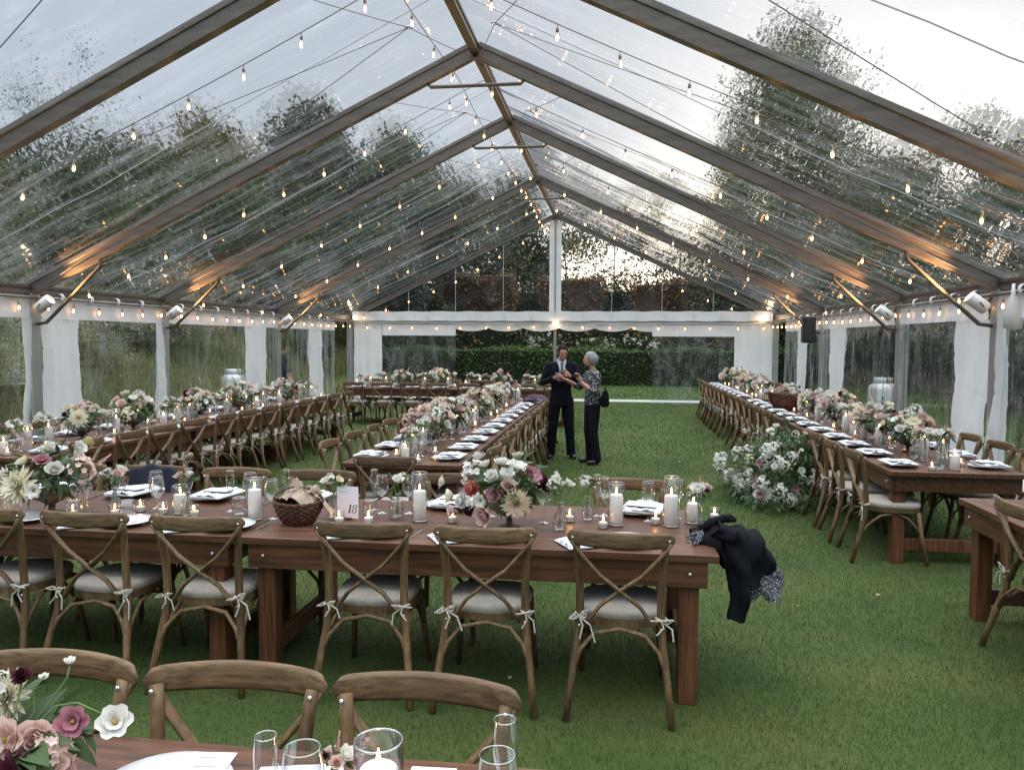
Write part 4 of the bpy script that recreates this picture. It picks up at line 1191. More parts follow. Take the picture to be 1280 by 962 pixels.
def arrangement(x, y, z, label, group, pal, seed, sc=1.0, nmax=99, fixed=None):
    r = random.Random(seed)
    t = thing('flower_arrangement', label, 'flower arrangement', (x,y,z), r.uniform(0,6.28) if not fixed else 0, group)
    t.scale = (sc,)*3
    put('bowl', COMP, t); put('foliage', FOLB[seed % 4], t)
    L = list(PAL[pal]); 
    if not fixed: r.shuffle(L)
    n = min(nmax, len(L))
    for k in range(n):
        kind, col, rad = L[k]
        if fixed: px, py, pz = fixed[k]; d = Vector((px, py, pz-.16)).normalized(); p = Vector((px,py,pz))
        else:
            ga = k*2.39996; zz = 1 - (k+.5)/n*1.18
            q = math.sqrt(max(0,1-zz*zz)); d = Vector((math.cos(ga)*q, math.sin(ga)*q, zz))
            p = Vector((0,0,.195)) + Vector((d.x*.185, d.y*.185, d.z*.145))*r.uniform(.88,1.08)
        o = put(PNAMES[kind], FL[kind,col], t, p); o.scale = (rad*r.uniform(1.15,1.45),)*3
        if kind == 'astilbe': o.scale = (rad*.9,)*3
        d2 = (d + Vector((r.gauss(0,.15), r.gauss(0,.15), r.gauss(.1,.15)))).normalized()
        o.rotation_euler = d2.to_track_quat('Z','Y').to_euler()
    return t
FOLS = [foliage_mesh('foliage', .05, 16, 60+k, .175, .035, 1, -.3, 3) for k in range(3)]
STEM = []
for k in range(3):
    r = random.Random(k); m = MB()
    for j in range(4): m.tube([(r.uniform(-.012,.012), r.uniform(-.012,.012), .01),(r.uniform(-.006,.006), r.uniform(-.006,.006), .10),(r.uniform(-.03,.03), r.uniform(-.03,.03), .19)], .0018, 4)
    STEM.append(m.mesh('stems', MAT['stem_green']))
BP = {'w': [('rose','white',.032),('rose','white',.030),('rose','blush',.026)], 'a': [('rose','white',.034),('rose','blush',.034),('rose','blush',.026),('astilbe','pink',.045),('ball','burgundy',.018)],
      's': [('spray','white',.032),('rose','white',.026),('rose','cream',.024)], 'p': [('rose','blush',.03),('astilbe','dusty',.035),('ball','white',.026)], 'm': [('anemone','mauve',.026),('rose','white',.03),('spray','cream',.028)]}
def bud_vase(x, y, z, label, group, pal, seed, sc=1.0, vase='bud'):
    r = random.Random(seed)
    t = thing('bud_vase', label, 'bud vase', (x,y,z), r.uniform(0,6), group); t.scale = (sc,)*3
    put('vase', GM[vase], t); put('stems', STEM[seed%3], t); put('foliage', FOLS[seed%3], t)
    for k, (kind, col, rad) in enumerate(BP[pal]):
        a = k*2.2 + r.random(); q = .030 if kind != 'astilbe' else .01
        o = put(PNAMES[kind], FL[kind,col], t, (math.cos(a)*q*1.1, math.sin(a)*q*1.1, .185 + .022*r.random() + (.02 if kind == 'astilbe' else 0)))
        o.scale = (rad*r.uniform(1.05,1.3) * (.6 if kind == 'astilbe' else 1),)*3
        d = Vector((math.cos(a)*.7, math.sin(a)*.7-.2, .8)).normalized() if kind != 'astilbe' else Vector((.1,.1,1))
        o.rotation_euler = d.to_track_quat('Z','Y').to_euler()
    return t

# menu card (a flat printed card; its print is a few grey lines)
def card_mesh():
    m = MB(); m.cur = 0; m.box((0,0,.0006),(.105,.17,.0012)); m.cur = 1
    for k in range(6): m.box((0,.06-.019*k,.0016),(.05-.02*(k%2),.0035,.0004))
    return m.mesh('menu_card', [MAT['paper'], MAT['ink_grey']])
MENU = card_mesh()
m = MB(); m.box((-.145,0,.003),(.006,.19,.003)); m.box((-.145,.08,.004),(.022,.05,.003)); m.box((.145,0,.003),(.006,.20,.003)); m.box((.145,.085,.004),(.018,.035,.003)); CUT = m.mesh('cutlery', MAT['steel'])

# ================================================================ laying the tables
m = MB(); m.box((0,0,.0025),(.006,.12,.002)); m.box((0,.075,.0035),(.02,.045,.002)); FORK = m.mesh('fork', MAT['steel'])
m = MB(); m.box((0,-.03,.0025),(.008,.09,.003)); m.box((0,.055,.0035),(.016,.10,.002)); KNIFE = m.mesh('knife', MAT['steel'])
def item(name, me, x, y, z, rz, label, cat, group, sc=1):
    o = put(name, me, None, (x,y,z), rz); o.scale = (sc,)*3
    return tag(o, label, cat, group)
T_ = TT
def setting(x, y, rz, where, rowname, glasses=('wine','flute'), cutl=False, seed=0, near=False):
    """place setting: the diner sits on the -y side of the local frame"""
    r = random.Random(seed)
    M = Matrix.Rotation(rz, 3, 'Z')
    def P(a, b): q = M @ Vector((a,b,0)); return x+q.x, y+q.y
    a, b = P(0,0); item('plate', PLATE, a, b, T_, rz, 'white plate %s' % where, 'plate', 'white dinner plates')
    a, b = P(r.uniform(-.02,.02) if not near else -.0, .0); item('napkin', NAP[seed%4], a, b, T_, rz + PI/2*0 + r.uniform(-.08,.08), 'folded white napkin %s' % where, 'napkin', 'folded white napkins', 1.12)
    offs = {'wine': (.13,.27), 'flute': (.05,.30), 'tumbler': (.20,.22)}
    names = {'wine': ('wine_glass','stemmed wine glass'), 'flute': ('champagne_glass','tall champagne glass'), 'tumbler': ('water_glass','low water glass')}
    for g_ in glasses:
        a, b = P(offs[g_][0]+r.uniform(-.02,.02), offs[g_][1]+r.uniform(-.02,.02))
        item(names[g_][0], GM[g_], a, b, T_, 0, '%s %s' % (names[g_][1], where), 'glass', names[g_][1]+'es on the tables')
    if cutl:
        a, b = P(-.165, 0); item('fork', FORK, a, b, T_, rz, 'steel fork %s' % where, 'cutlery', 'forks beside the plates')
        a, b = P(.165, 0); item('knife', KNIFE, a, b, T_, rz+.0, 'steel knife %s' % where, 'cutlery', 'knives beside the plates')

random.seed(21)
GC = 'cross-back chairs round the tables'
GT = 'dark wooden farm tables'
PALS = ['main','pale','pink']
def long_row(rname, xc, y0, nt, left, right, skipL=(), skipR=(), gl=('wine','flute'), seed=0, arr_at=(1.22,), cut=False, sideL='left', sideR='right'):
    """row running away from the camera; chairs on both long sides"""
    for k in range(nt):
        table(xc, y0 + 2.445*(k+.5), PI/2, 'dark wooden table, %s from the near end of the %s' % (ords[k], rname), GT)
    n = nt*4; L = nt*2.445
    # chairs at the tables' sides: 4 per table
    for k in range(n):
        y = y0 + .31 + k*(L-.62)/(n-1)
        o = ords[k]
        if left and k not in skipL:
            chair(xc - .51 + .08, y, -PI/2, 'cross-back chair, %s from near end, %s side of %s' % (o, sideL, rname), GC)
        if right and k not in skipR:
            chair(xc + .51 - .08, y, PI/2, 'cross-back chair, %s from near end, %s side of %s' % (o, sideR, rname), GC)
        setting(xc - .33, y, -PI/2, '%s from near end, %s side of %s' % (o, sideL, rname), rname, gl, cut, seed*50+k)
        setting(xc + .33, y, PI/2, '%s from near end, %s side of %s' % (o, sideR, rname), rname, gl, cut, seed*50+k+25)
    centre_line(rname, lambda s, t: (xc + t, y0 + s), L, nt, seed)
def centre_line(rname, fn, L, nt, seed, far=False):
    r = random.Random(seed+100)
    na = nc = nb_ = nv = 0
    vases = ['w','a','s','p','m']
    for k in range(nt):
        o = k*2.445
        for s in ((.95 if k % 2 else 1.2),) + ((2.0,) if k < nt-1 or nt == 2 else ()):
            x, y = fn(o+s, r.uniform(-.04,.04))
            arrangement(x, y, T_, 'low bowl of mixed flowers, %s from near end of %s' % (ords[na], rname), 'flower bowls along the tables', PALS[(na+seed)%3], seed*31+na, r.uniform(1.0,1.22)); na += 1
        for s in (.22,.40,.60,.74,1.48,1.62,1.78,2.30):
            x, y = fn(o+s, r.uniform(-.10,.10))
            bud_vase(x, y, T_, 'small clear bud vase, %s from near end of %s' % (ords[nb_], rname), 'bud vases along the tables', vases[r.randrange(5)], seed*17+nb_, r.uniform(1.1,1.45)); nb_ += 1
        for s, kd in ((.16,'low'),(.45,'cyl'),(.78,'cyl'),(1.66,'tall'),(2.2,'cyl')):
            if nc >= len(ords): break
            x, y = fn(o+s, r.uniform(-.09,.09))
            candle_holder(kd, x, y, T_, 'white pillar candle in clear cylinder, %s from near end of %s' % (ords[nc], rname), 'pillar candles along the tables'); nc += 1
        for s in (.10,.36,.58,1.55,1.9,2.32):
            if nv >= len(ords): break
            x, y = fn(o+s, r.choice((-1,1))*r.uniform(.10,.17))
            candle_holder('vot', x, y, T_, 'small votive candle, %s from near end of %s' % (ords[nv], rname), 'votive candles along the tables'); nv += 1

long_row('left long row', -3.60, 5.95, 3, True, True, skipL=(), gl=('wine','flute'), seed=1, sideL='window', sideR='aisle')
long_row('middle long row', 0.0, 6.17, 3, True, True, gl=('wine','flute'), seed=2)
long_row('right long row', 4.44, 6.45, 3, True, True, skipL=(3,4,5), gl=('wine','flute'), seed=3, sideL='aisle', sideR='window')
long_row('far right row', 4.44, 14.35, 2, True, True, gl=('wine',), seed=4, sideL='aisle', sideR='window')
chair(.02, 5.96, 0, 'cross-back chair alone at the near end of the middle long row', GC, False)

def cross_row(rname, xs, yc, near, far_, gl, seed, nset=4):
    k = 0
    for i, x0 in enumerate(xs):
        table(x0+1.22, yc, 0, 'dark wooden table, %s from the left in the %s' % (ords[i], rname), GT)
        for j in range(nset):
            x = x0 + .31 + j*(2.44-.62)/(nset-1); o = ords[k]; k += 1
            if near: chair(x, yc-.51+.08, 0, 'cross-back chair, %s from left, near side of %s' % (o, rname), GC)
            if far_: chair(x, yc+.51-.08, PI, 'cross-back chair, %s from left, far side of %s' % (o, rname), GC)
            setting(x, yc-.33, 0, '%s from left, near side of %s' % (o, rname), rname, gl, False, seed*60+k)
            setting(x, yc+.33, PI, '%s from left, far side of %s' % (o, rname), rname, gl, False, seed*60+k+30)
    centre_line(rname.replace('row','row'), lambda s, t: (xs[0]+s, yc+t), 2.445*len(xs), len(xs), seed, True)
cross_row('far cross row', (-4.08, -1.63), 16.55, True, True, ('wine',), 5)

# ---- near row: the table with the 18 card and its left neighbour
YA = 4.25
table(1.04, YA, 0, 'dark wooden table carrying the number 18 card, black jacket on its end', GT)
table(-1.41, YA, 0, 'dark wooden table left of the number 18 table, big bouquet on it', GT)
NS = [(-1.53,'first'),(-.93,'second'),(-.33,'third'),(.54,'fourth'),(1.14,'fifth'),(1.80,'sixth')]
for x, o in NS:
    chair(x, YA-.51+.135, random.uniform(-.05,.05), 'cross-back chair seen from behind, %s from left along the number 18 row' % o, GC, False)
for x, o in ((-2.0,'first'),(-1.40,'second'),(-.80,'third'),(-.20,'fourth'),(.74,'fifth'),(1.84,'sixth')):
    chair(x, YA+.51-.10, PI+random.uniform(-.05,.05), 'cross-back chair facing the camera, %s from left behind the number 18 row' % o, GC, False)
for i, (x, o) in enumerate(NS):
    w_ = '%s from left, near side of number 18 row' % o
    item('plate', PLATE, x+.02, YA-.34, T_, 0, 'white plate, '+w_, 'plate', 'white dinner plates')
    item('napkin', NAP[i%4], x-.20, YA-.36, T_-.02, .5, 'folded white napkin, '+w_, 'napkin', 'folded white napkins')
    item('fork', FORK, x-.15, YA-.33, T_, .1, 'steel fork, '+w_, 'cutlery', 'forks beside the plates')
    item('knife', KNIFE, x+.19, YA-.33, T_, -.1, 'steel knife, '+w_, 'cutlery', 'knives beside the plates')
for i, (x, o) in enumerate(((-1.98,'first'),(-1.38,'second'),(-.80,'third'),(-.2,'fourth'),(.74,'fifth'),(1.88,'sixth'))):
    w_ = '%s from left, far side of number 18 row' % o
    item('plate', PLATE, x, YA+.36, T_, 0, 'white plate, '+w_, 'plate', 'white dinner plates')
    item('napkin', NAP[(i+2)%4], x+.02, YA+.36, T_+.004, 1.4, 'folded white napkin, '+w_, 'napkin', 'folded white napkins', 1.15)
    item('knife', KNIFE, x-.19, YA+.34, T_, PI+.1, 'steel knife, '+w_, 'cutlery', 'knives beside the plates')
    item('fork', FORK, x+.19, YA+.34, T_, PI, 'steel fork, '+w_, 'cutlery', 'forks beside the plates')

def gl(kind, x, y, label, sc=1.0):
    nm = {'wine':('wine_glass','stemmed wine glass'),'flute':('champagne_glass','tall champagne glass'),'tumbler':('water_glass','low water glass')}[kind]
    item(nm[0], GM[kind], x, y, T_, 0, nm[1]+' '+label, 'glass', nm[1]+'es on the tables', sc)
gl('wine', 1.95, 4.42, 'between the two pillar candles by the jacket'); gl('wine', 2.12, 4.52, 'behind the tallest candle by the jacket'); gl('flute', 1.66, 4.50, 'behind the white rose bud vase'); gl('wine', 1.70, 4.52, 'just right of the white rose bud vase')
gl('wine', .40, 4.38, 'right of the number 18 card'); gl('flute', .33, 4.46, 'just behind the number 18 card'); gl('tumbler', .37, 4.25, 'right of the number 18 card'); gl('tumbler', .52, 4.26, 'left of the tall candle near the number 18 card'); gl('wine', .56, 4.40, 'behind the bud vase near the number 18 card')
gl('flute', -.50, 4.29, 'leftmost of the trio left of the basket'); gl('wine', -.40, 4.34, 'middle of the trio left of the basket'); gl('flute', -.18, 4.36, 'just left of the basket'); gl('tumbler', -.40, 4.2, 'in front of the trio left of the basket'); gl('wine', -.17, 4.14, 'close beside the basket handle')
gl('wine', -1.17, 4.22, 'leftmost before the navy jacket'); gl('wine', -.98, 4.30, 'second before the navy jacket'); gl('wine', -.86, 4.12, 'in front of the second navy covered chair'); gl('flute', -.78, 4.32, 'right of the navy covered chair')
gl('wine', -1.34, 4.08, 'at the right edge of the big left bouquet'); gl('flute', -1.24, 4.04, 'right of the big left bouquet'); gl('tumbler', -1.28, 3.98, 'low in front of the big left bouquet'); gl('tumbler', -.98, 4.02, 'behind the votive left of the pale candle')
gl('wine', 1.37, 4.28, 'behind the main bouquet on the number 18 table'); gl('wine', 1.05, 4.40, 'left behind the main bouquet on the number 18 table')
GCN = 'pillar candles along the tables'; GV = 'votive candles along the tables'; GB = 'bud vases along the tables'
candle_holder('cyl', 1.77, 4.29, T_, 'pillar candle in clear cylinder right of the white rose bud vase', GCN)
candle_holder('tall', 2.07, 4.31, T_, 'tallest pillar candle cylinder on the right of the number 18 table', GCN)
candle_holder('low', 2.20, 4.41, T_, 'shorter pillar candle behind the astilbe bud vase', GCN)
candle_holder('tall', .67, 4.22, T_, 'tall pillar candle in cylinder between number 18 card and main bouquet', GCN)
candle_holder('cyl', -.26, 4.11, T_, 'cylinder candle just left of the wicker basket', GCN)
candle_holder('low', -.76, 4.19, T_, 'pale candle left of the small green bottle vase', GCN)
for x, y, l in ((1.51,4.34,'left of the white rose bud vase'),(1.70,4.22,'in front of the white rose bud vase'),(1.99,4.36,'between the pillar candles by the jacket'),(2.33,4.52,'beside the black jacket'),(.86,4.22,'left of the main bouquet'),(.40,4.13,'right of the number 18 card'),
        (-.64,4.13,'in front of the third chair rail from left'),(-.85,4.16,'beside the pale candle'),(-1.02,4.20,'in front of the navy covered chair'),(-1.10,4.08,'beside the left bud vase'),(-1.32,4.02,'right of the big left bouquet'),(.24,4.10,'directly before the number 18 card')):
    candle_holder('vot', x, y, T_, 'small votive candle '+l, GV)
bud_vase(1.61, 4.38, T_, 'clear bud vase with white roses left of the pillar candle', GB, 'w', 3, 1.12)
bud_vase(2.21, 4.21, T_, 'clear bud vase of roses and pink astilbe beside the jacket', GB, 'a', 5, 1.12)
bud_vase(.16, 4.22, T_, 'bud vase of white blooms just left of the number 18 card', GB, 's', 8, 1.1, 'bottle')
bud_vase(.52, 4.30, T_, 'bud vase of small pale flowers right of the number 18 card', GB, 'm', 9, 1.1)
bud_vase(-.68, 4.13, T_, 'small green bottle vase with white bloom left of the basket', GB, 'p', 12, 1.15, 'bottle')
bud_vase(-1.14, 4.14, T_, 'bud vase of white roses right of the big left bouquet', GB, 'w', 14, 1.2)
bud_vase(1.47, 4.12, T_, 'clear vase of trailing greenery right of the main bouquet', GB, 's', 17, 1.25)
# main bouquet, bloom by bloom
def fx(px, py, dy): return ((px-640)*.0043/1.2, dy, (657-py)*.0043/1.2)
BL = [('ball','white',.034,600,570,.02),('spray','white',.052,596,588,-.05),('rose','white',.034,611,579,-.02),('rose','white',.042,623,590,-.10),('rose','white',.036,629,577,.0),('anemone','white',.042,651,580,-.04),('rose','white',.036,641,587,-.09),
      ('anemone','mauve',.046,669,589,-.07),('dahlia','burgundy',.056,682,598,-.04),('lisianthus','white',.030,697,592,.0),('ball','coral',.038,600,603,-.12),('rose','blush',.030,642,597,-.13),('dahlia','peach',.056,654,617,-.15),('ball','white',.036,588,617,-.13),
      ('rose','white',.034,601,617,-.16),('anemone','white',.032,612,613,-.17),('lisianthus','mauve',.036,628,609,-.14),('rose','dusty',.048,619,629,-.19),('ball','burgundy',.030,598,627,-.17),('rose','blush',.032,572,631,-.08),('rose','cream',.034,568,617,-.04),
      ('lisianthus','white',.030,555,602,.0),('rose','cream',.03,648,571,.08),('rose','white',.034,610,600,.10),('rose','blush',.034,660,600,.12),('spray','white',.05,640,595,.12)]
PAL['fixed'] = [(a,b,c*.92) for a,b,c,_,_,_ in BL]
arrangement(1.19, 4.16, T_, 'main bouquet with peach dahlia and burgundy bloom on number 18 table', 'flower bowls along the tables', 'fixed', 1, 1.2, fixed=[fx(a,b,c) for _,_,_,a,b,c in BL])
BL2 = [('dahlia','cream',.070,30,606,-.16),('ball','white',.040,38,566,.0),('rose','white',.038,68,588,-.10),('rose','white',.034,80,562,.0),('spray','blush',.05,92,590,-.04),('anemone','white',.036,56,610,-.18),('astilbe','blush',.05,2,560,.0),('rose','cream',.036,20,580,-.08),
       ('lisianthus','mauve',.036,46,578,-.08),('ball','white',.038,-2,595,-.10),('spray','blush',.05,4,612,-.14),('rose','white',.034,74,575,.02),('astilbe','blush',.04,100,585,.05),('rose','cream',.034,10,632,-.12),('ball','butter',.03,74,560,.1),('rose','white',.034,40,590,.1)]
PAL['fixed2'] = [(a,b,c*.95) for a,b,c,_,_,_ in BL2]
arrangement(-1.50, 4.08, T_, 'large pale bouquet with cream dahlia at the left edge of the photo', 'flower bowls along the tables', 'fixed2', 2, 1.2, fixed=[((a-40)*.0043/1.2, d, (652-b)*.0043/1.2) for _,_,_,a,b,d in BL2])

# number card in its little stand
t = thing('table_number_card', 'white table card reading 18 in a small stand', 'table card', (.255, 4.20, T_), -.05)
m = MB(); m.box((0,0,.098),(.128,.002,.182)); m.build('card', MAT['paper'], t)
m = MB()
def stroke(mb, pts, wds, y=-.0016):
    n = len(pts); V = []
    for i,(x,z) in enumerate(pts):
        a = pts[max(0,i-1)]; b = pts[min(n-1,i+1)]; d = Vector((b[0]-a[0], b[1]-a[1])).normalized(); nn = Vector((-d.y, d.x))*wds[i]/2
        V += [(x+nn.x, y, z+nn.y), (x-nn.x, y, z-nn.y)]
    mb.raw(V, [(2*i,2*i+1,2*i+3,2*i+2) for i in range(n-1)])
def G(x, z): return (x + .22*(z-.055), z)       # italic slant
stroke(m, [G(.012,.038),G(.012,.086)], [.0085,.0085]); stroke(m, [G(.004,.078),G(.012,.086)], [.001,.004]); stroke(m, [G(.004,.038),G(.020,.038)], [.0012,.0012])
for cz, rx, rz_ in ((.0755,.0095,.0105),(.050,.0115,.0135)):
    P = [G(.040+rx*math.cos(a), cz+rz_*math.sin(a)) for a in [k*PI/14 for k in range(29)]]
    stroke(m, P, [.0016+.0048*abs(math.cos(k*PI/14))**2 for k in range(29)])
m.build('number', MAT['ink'], t)
m = MB()
x = -.050
for wv in (.006,.005,.007,.004,.006,.005,.007,.006): m.box((x,-.0016,.158),(wv*.7,.0004,.004)); x += .0075
m.box((-.03,-.0016,.016),(.045,.0004,.0015)); m.build('print', MAT['ink_grey'], t)
m = MB(); m.box((0,0,.006),(.05,.035,.012),bev=.003); m.build('stand', MAT['wicker'], t)

# wicker basket with linen
def basket(x, y, z, rz, label, lin=True, sc=1.0, handle=True):
    t = thing('wicker_basket', label, 'basket', (x,y,z), rz); t.scale = (sc,)*3
    m = MB()
    def wall(u, v):
        a = u*2*PI; rr = .085 + .055*math.sin(v*PI*.5)
        wv = .0055*math.sin(a*16 + (PI if int(v*9)%2 else 0))*1.0
        return ((rr+wv)*math.cos(a)*1.15, (rr+wv)*math.sin(a)*.85, .005 + .135*v + .012*abs(math.cos(a))**2*v)
    m.grid(wall, 96, 18)
    m.lathe([(0,.006),(.084,.006)], 24); m.build('body', MAT['wicker'], t)
    m = MB()
    for k in (0, 1):
        m.tube([(math.cos(a)*(.142)*1.15, math.sin(a)*.142*.85, .143+.012*math.cos(a)**2+.006*math.sin(a*12+k*PI)) for a in [j*PI/30 for j in range(60)]], .007, 6, closed=True)
    m.build('rim', MAT['wicker'], t)
    if handle:
        m = MB()
        for k in (0, 1):
            m.tube([(.165*math.cos(a), .008*math.sin(a*14+k*PI), .14+.105*math.sin(a)+.003*math.cos(a*14+k*PI)) for a in [j*PI/24 for j in range(25)]], .0065, 6)
        m.build('handle', MAT['wicker'], t)
    if lin:
        m = MB(); r = random.Random(4)
        def cl(u, v):
            a = u*2*PI; rr = .128*v
            z_ = .165 + .085*(1-v)**1.0 + .030*math.sin(a*3+1)*v + .02*math.sin(a*7+v*6)*v
            return (rr*math.cos(a)*1.12+.02*math.sin(a*5), rr*math.sin(a)*.85, z_)
        m.grid(cl, 40, 12)
        def fl(u, v): return (.03+.10*u+.015*math.sin(v*7), .01+.07*(v-.5)+.01*math.sin(u*9), .225+.075*u*math.sin(v*PI)-.05*u*u+.01*math.sin(u*12+v*5))
        m.grid(fl, 10, 8)
        def fl2(u, v): return (.12+.11*u*1.0, -.05+.12*v+.012*math.sin(u*9), .19-.13*u**1.3+.012*math.sin(v*9+u*4))
        m.grid(fl2, 10, 8)
        m.grid(lambda u,v: (-.02+.09*(u-.5)+.02*math.sin(v*5), .02+.10*(v-.5), .215+.085*math.sin(u*PI)*math.sin(v*PI)+.012*math.sin(u*14+v*5)), 12, 10)
        m.build('linen', MAT['linen_tan'], t)
    return t
basket(.02, 4.06, T_, .15, 'dark wicker basket filled with beige linen left of number 18 card', True, .84)
basket(4.30, 12.0, T_, .1, 'low reddish wicker basket on the right long row', False, 1.75, False)
basket(-1.0, 16.15, T_, .0, 'small wicker basket on the far cross row', False, 1.1, False)

# black jacket and speckled garment over the end of the table
def drape(name, path, wv, wdir, mt, parent, amp=.018, seed=0, nu=30, nv=18, pinch=0, thick=.012):
    r = random.Random(seed); ph = [r.uniform(0,6) for _ in range(6)]
    P = [Vector(p) for p in path]; wdir = Vector(wdir).normalized()
    seg = [0]
    for a, b in zip(P[:-1], P[1:]): seg.append(seg[-1]+(b-a).length)
    def at(s):
        s *= seg[-1]
        for i in range(len(P)-1):
            if s <= seg[i+1] or i == len(P)-2:
                f = (s-seg[i])/(seg[i+1]-seg[i]); f2 = f*f*(3-2*f)*.3+f*.7
                return P[i].lerp(P[i+1], f2), (P[i+1]-P[i]).normalized()
    m = MB()
    def sheet(sign):
        def fn(u, v):
            p, tdir = at(u); n = tdir.cross(wdir); 
            if n.z < 0 and abs(n.z) > .3: n = -n
            n.normalize()
            wdt = wv*(1-pinch*u)*(1+.10*math.sin(u*7+ph[3]))
            f = amp*(math.sin(v*9+ph[0]+u*2.5)+.7*(1-2*abs(math.sin(v*9+ph[1]-u*5)))+.7*math.sin(u*8+v*5+ph[2]))
            edge = (1-abs(2*v-1)**6)
            return tuple(p + wdir*(v-.5)*wdt + n*(f*.8 + sign*thick*edge) + Vector((0,0,.006*math.sin(u*30+v*20))))
        return fn
    m.grid(sheet(1), nu, nv); m.grid(sheet(-1), nu, nv)
    return m.build(name, mt, parent)
def pile(name, mt, parent, xs_, tops, bots, yf, yb, seed, amp=.014, nu=44, nv=56):
    """cloth heaped over a support: a closed strip of sections from the front hem over the top to the back hem"""
    r = random.Random(seed); ph = [r.uniform(0,6) for _ in range(8)]
    def ip(T, x): return float(np.interp(x, xs_, T))
    def fn(u, v):
        x = xs_[0] + (xs_[-1]-xs_[0])*u
        tz, bz = ip(tops, x), ip(bots, x)
        hem = .022*math.sin(x*38+ph[0]) + .012*math.sin(x*90+ph[1])
        a, b = ip(yf, x), ip(yb, x); c_ = (a+b)/2; hw = (b-a)/2
        th = PI*v
        e = abs(math.cos(th))**.55
        y = c_ - hw*math.copysign(e, math.cos(th))
        z = bz + hem*(1 if bz < -.05 else .2) + (tz-bz-hem*(1 if bz < -.05 else .2))*math.sin(th)**.75
        w1 = x*30 + z*22 + ph[2] + 1.2*math.sin(z*14+ph[5]); w2 = x*52 - z*30 + ph[3]
        f = amp*(1.1*(1-2*abs(math.sin(w1*.5))**.8) + .5*math.sin(w2) + .8*math.sin(x*17+z*9+ph[4]))
        return (x + .4*f, y - f*math.copysign(1, math.cos(th)) if abs(math.cos(th)) > .15 else y, z + f*.9*math.sin(th)**2)
    m = MB(); m.grid(fn, nu, nv); return m.build(name, mt, parent)
t = thing('black_jacket', 'black jacket heaped over the right end of the number 18 table', 'jacket', (2.25, 4.1, T_))
pile('body', MAT['black_cloth'], t, [-.09,-.03,.03,.10,.17,.24,.29,.33], [.03,.06,.085,.088,.07,.02,-.05,-.13], [.004,.004,-.05,-.20,-.21,-.20,-.21,-.20], [-.14,-.18,-.22,-.24,-.22,-.17,-.12,-.06], [.10,.15,.18,.18,.17,.15,.12,.08], 1)
m = MB()
def sleeve(u, v):
    P = [Vector((.01,-.15,.085)), Vector((.09,-.21,.07)), Vector((.12,-.245,-.08)), Vector((.13,-.25,-.21)), Vector((.105,-.255,-.34))]
    s = u*4; i = min(3, int(s)); f = s-i; c = P[i].lerp(P[i+1], f); a = v*2*PI
    rad = .070 - .020*u + .010*math.sin(a*3+u*9) + .006*math.sin(u*23+a)
    if u < .3: return (c.x+.3*rad*math.sin(a), c.y+rad*math.cos(a), c.z+rad*.45*math.sin(a))
    return (c.x+rad*.85*math.sin(a), c.y+rad*.55*math.cos(a), c.z+.012*math.sin(a*2))
m.grid(sleeve, 40, 20); m.build('sleeve', MAT['black_cloth'], t)
m = MB()
for k in range(3):
    m.tube([(-.05+.03*k,-.10+.02*k,.065),(.0+.03*k,-.06,.095+.01*k),(.07+.02*k,-.02+.03*k,.102),(.14,.05,.085)], [.016,.020,.018,.012], 8)
m.build('collar', MAT['black_cloth'], t)
t = thing('speckled_shawl', 'black and white speckled garment hanging beneath the black jacket', 'garment', (2.25, 4.1, T_))
pile('cloth', MAT['speckled_cloth'], t, [.12,.20,.27,.33,.375,.39], [.02,.01,-.02,-.08,-.16,-.22], [-.24,-.27,-.28,-.275,-.27,-.26], [-.16,-.15,-.14,-.11,-.06,-.01], [.12,.13,.13,.11,.07,.03], 6, .010)
m = MB(); m.grid(lambda u,v: (-.13+.07*math.sin(u*PI)+.03*v, -.19+.14*u, .012+.05*math.sin(u*PI)*math.sin(v*PI)+.008*math.sin(u*20+v*9)), 14, 10); m.build('corner', MAT['speckled_cloth'], t)

t = thing('navy_jacket', 'dark navy jacket hung over a chair back behind the left bud vase', 'jacket', (-1.38, 4.90, .875))
m = MB()
def dj(u, v):
    x = -.17+.34*u; s = v*2-1
    return (x*(1+.08*math.sin(v*6)), .045*s+.02*math.sin(u*11)*abs(s)+ (0 if abs(s)>.15 else 0), .045-.40*abs(s)**1.25+.012*math.sin(u*14+v*3)-.05*abs(2*u-1)**3)
m.grid(dj, 26, 26); m.build('cloth', MAT['navy_cloth'], t)
t = thing('purple_shawl', 'dark purple shawl on a chair at the far end of the middle row', 'shawl', (.46, 12.6, .84))
m = MB(); m.grid(lambda u,v: (-.22+.44*u, .35*(v-.5)+.03*math.sin(u*9), .08*math.sin(u*PI)*math.sin(v*PI)-.03+.012*math.sin(u*12+v*9)+.12*u*(1-u)), 16, 14); m.build('cloth', MAT['purple_cloth'], t)

# ---- foreground table
table(.40, 1.28, 0, 'dark wooden table nearest the camera, only its far edge in view', GT)
for x, o in ((.235,'leftmost'),(.785,'middle'),(1.278,'rightmost')):
    chair(x, 1.615, PI + (.06 if o == 'middle' else -.03), 'weathered cross-back chair nearest the camera, %s of three' % o, GC, False)
item('plate', PLATE, .775, 1.545, T_, 0, 'white plate in the foreground with a peach bloom and menu card', 'plate', 'white dinner plates', 1.1)
item('plate', PLATE, 1.31, 1.50, T_, 0, 'white plate behind the rightmost foreground glasses', 'plate', 'white dinner plates', 1.1)
item('menu_card', MENU, .83, 1.61, T_+.03, .1, 'printed menu card lying on the foreground plate', 'menu card', 'printed menu cards')
item('menu_card', MENU, 1.36, 1.62, T_+.03, .05, 'printed menu card right of the foreground candle', 'menu card', 'printed menu cards')
item('napkin', NAP[1], 1.02, 1.62, T_-.024, .3, 'white napkin between the foreground chairs', 'napkin', 'folded white napkins')
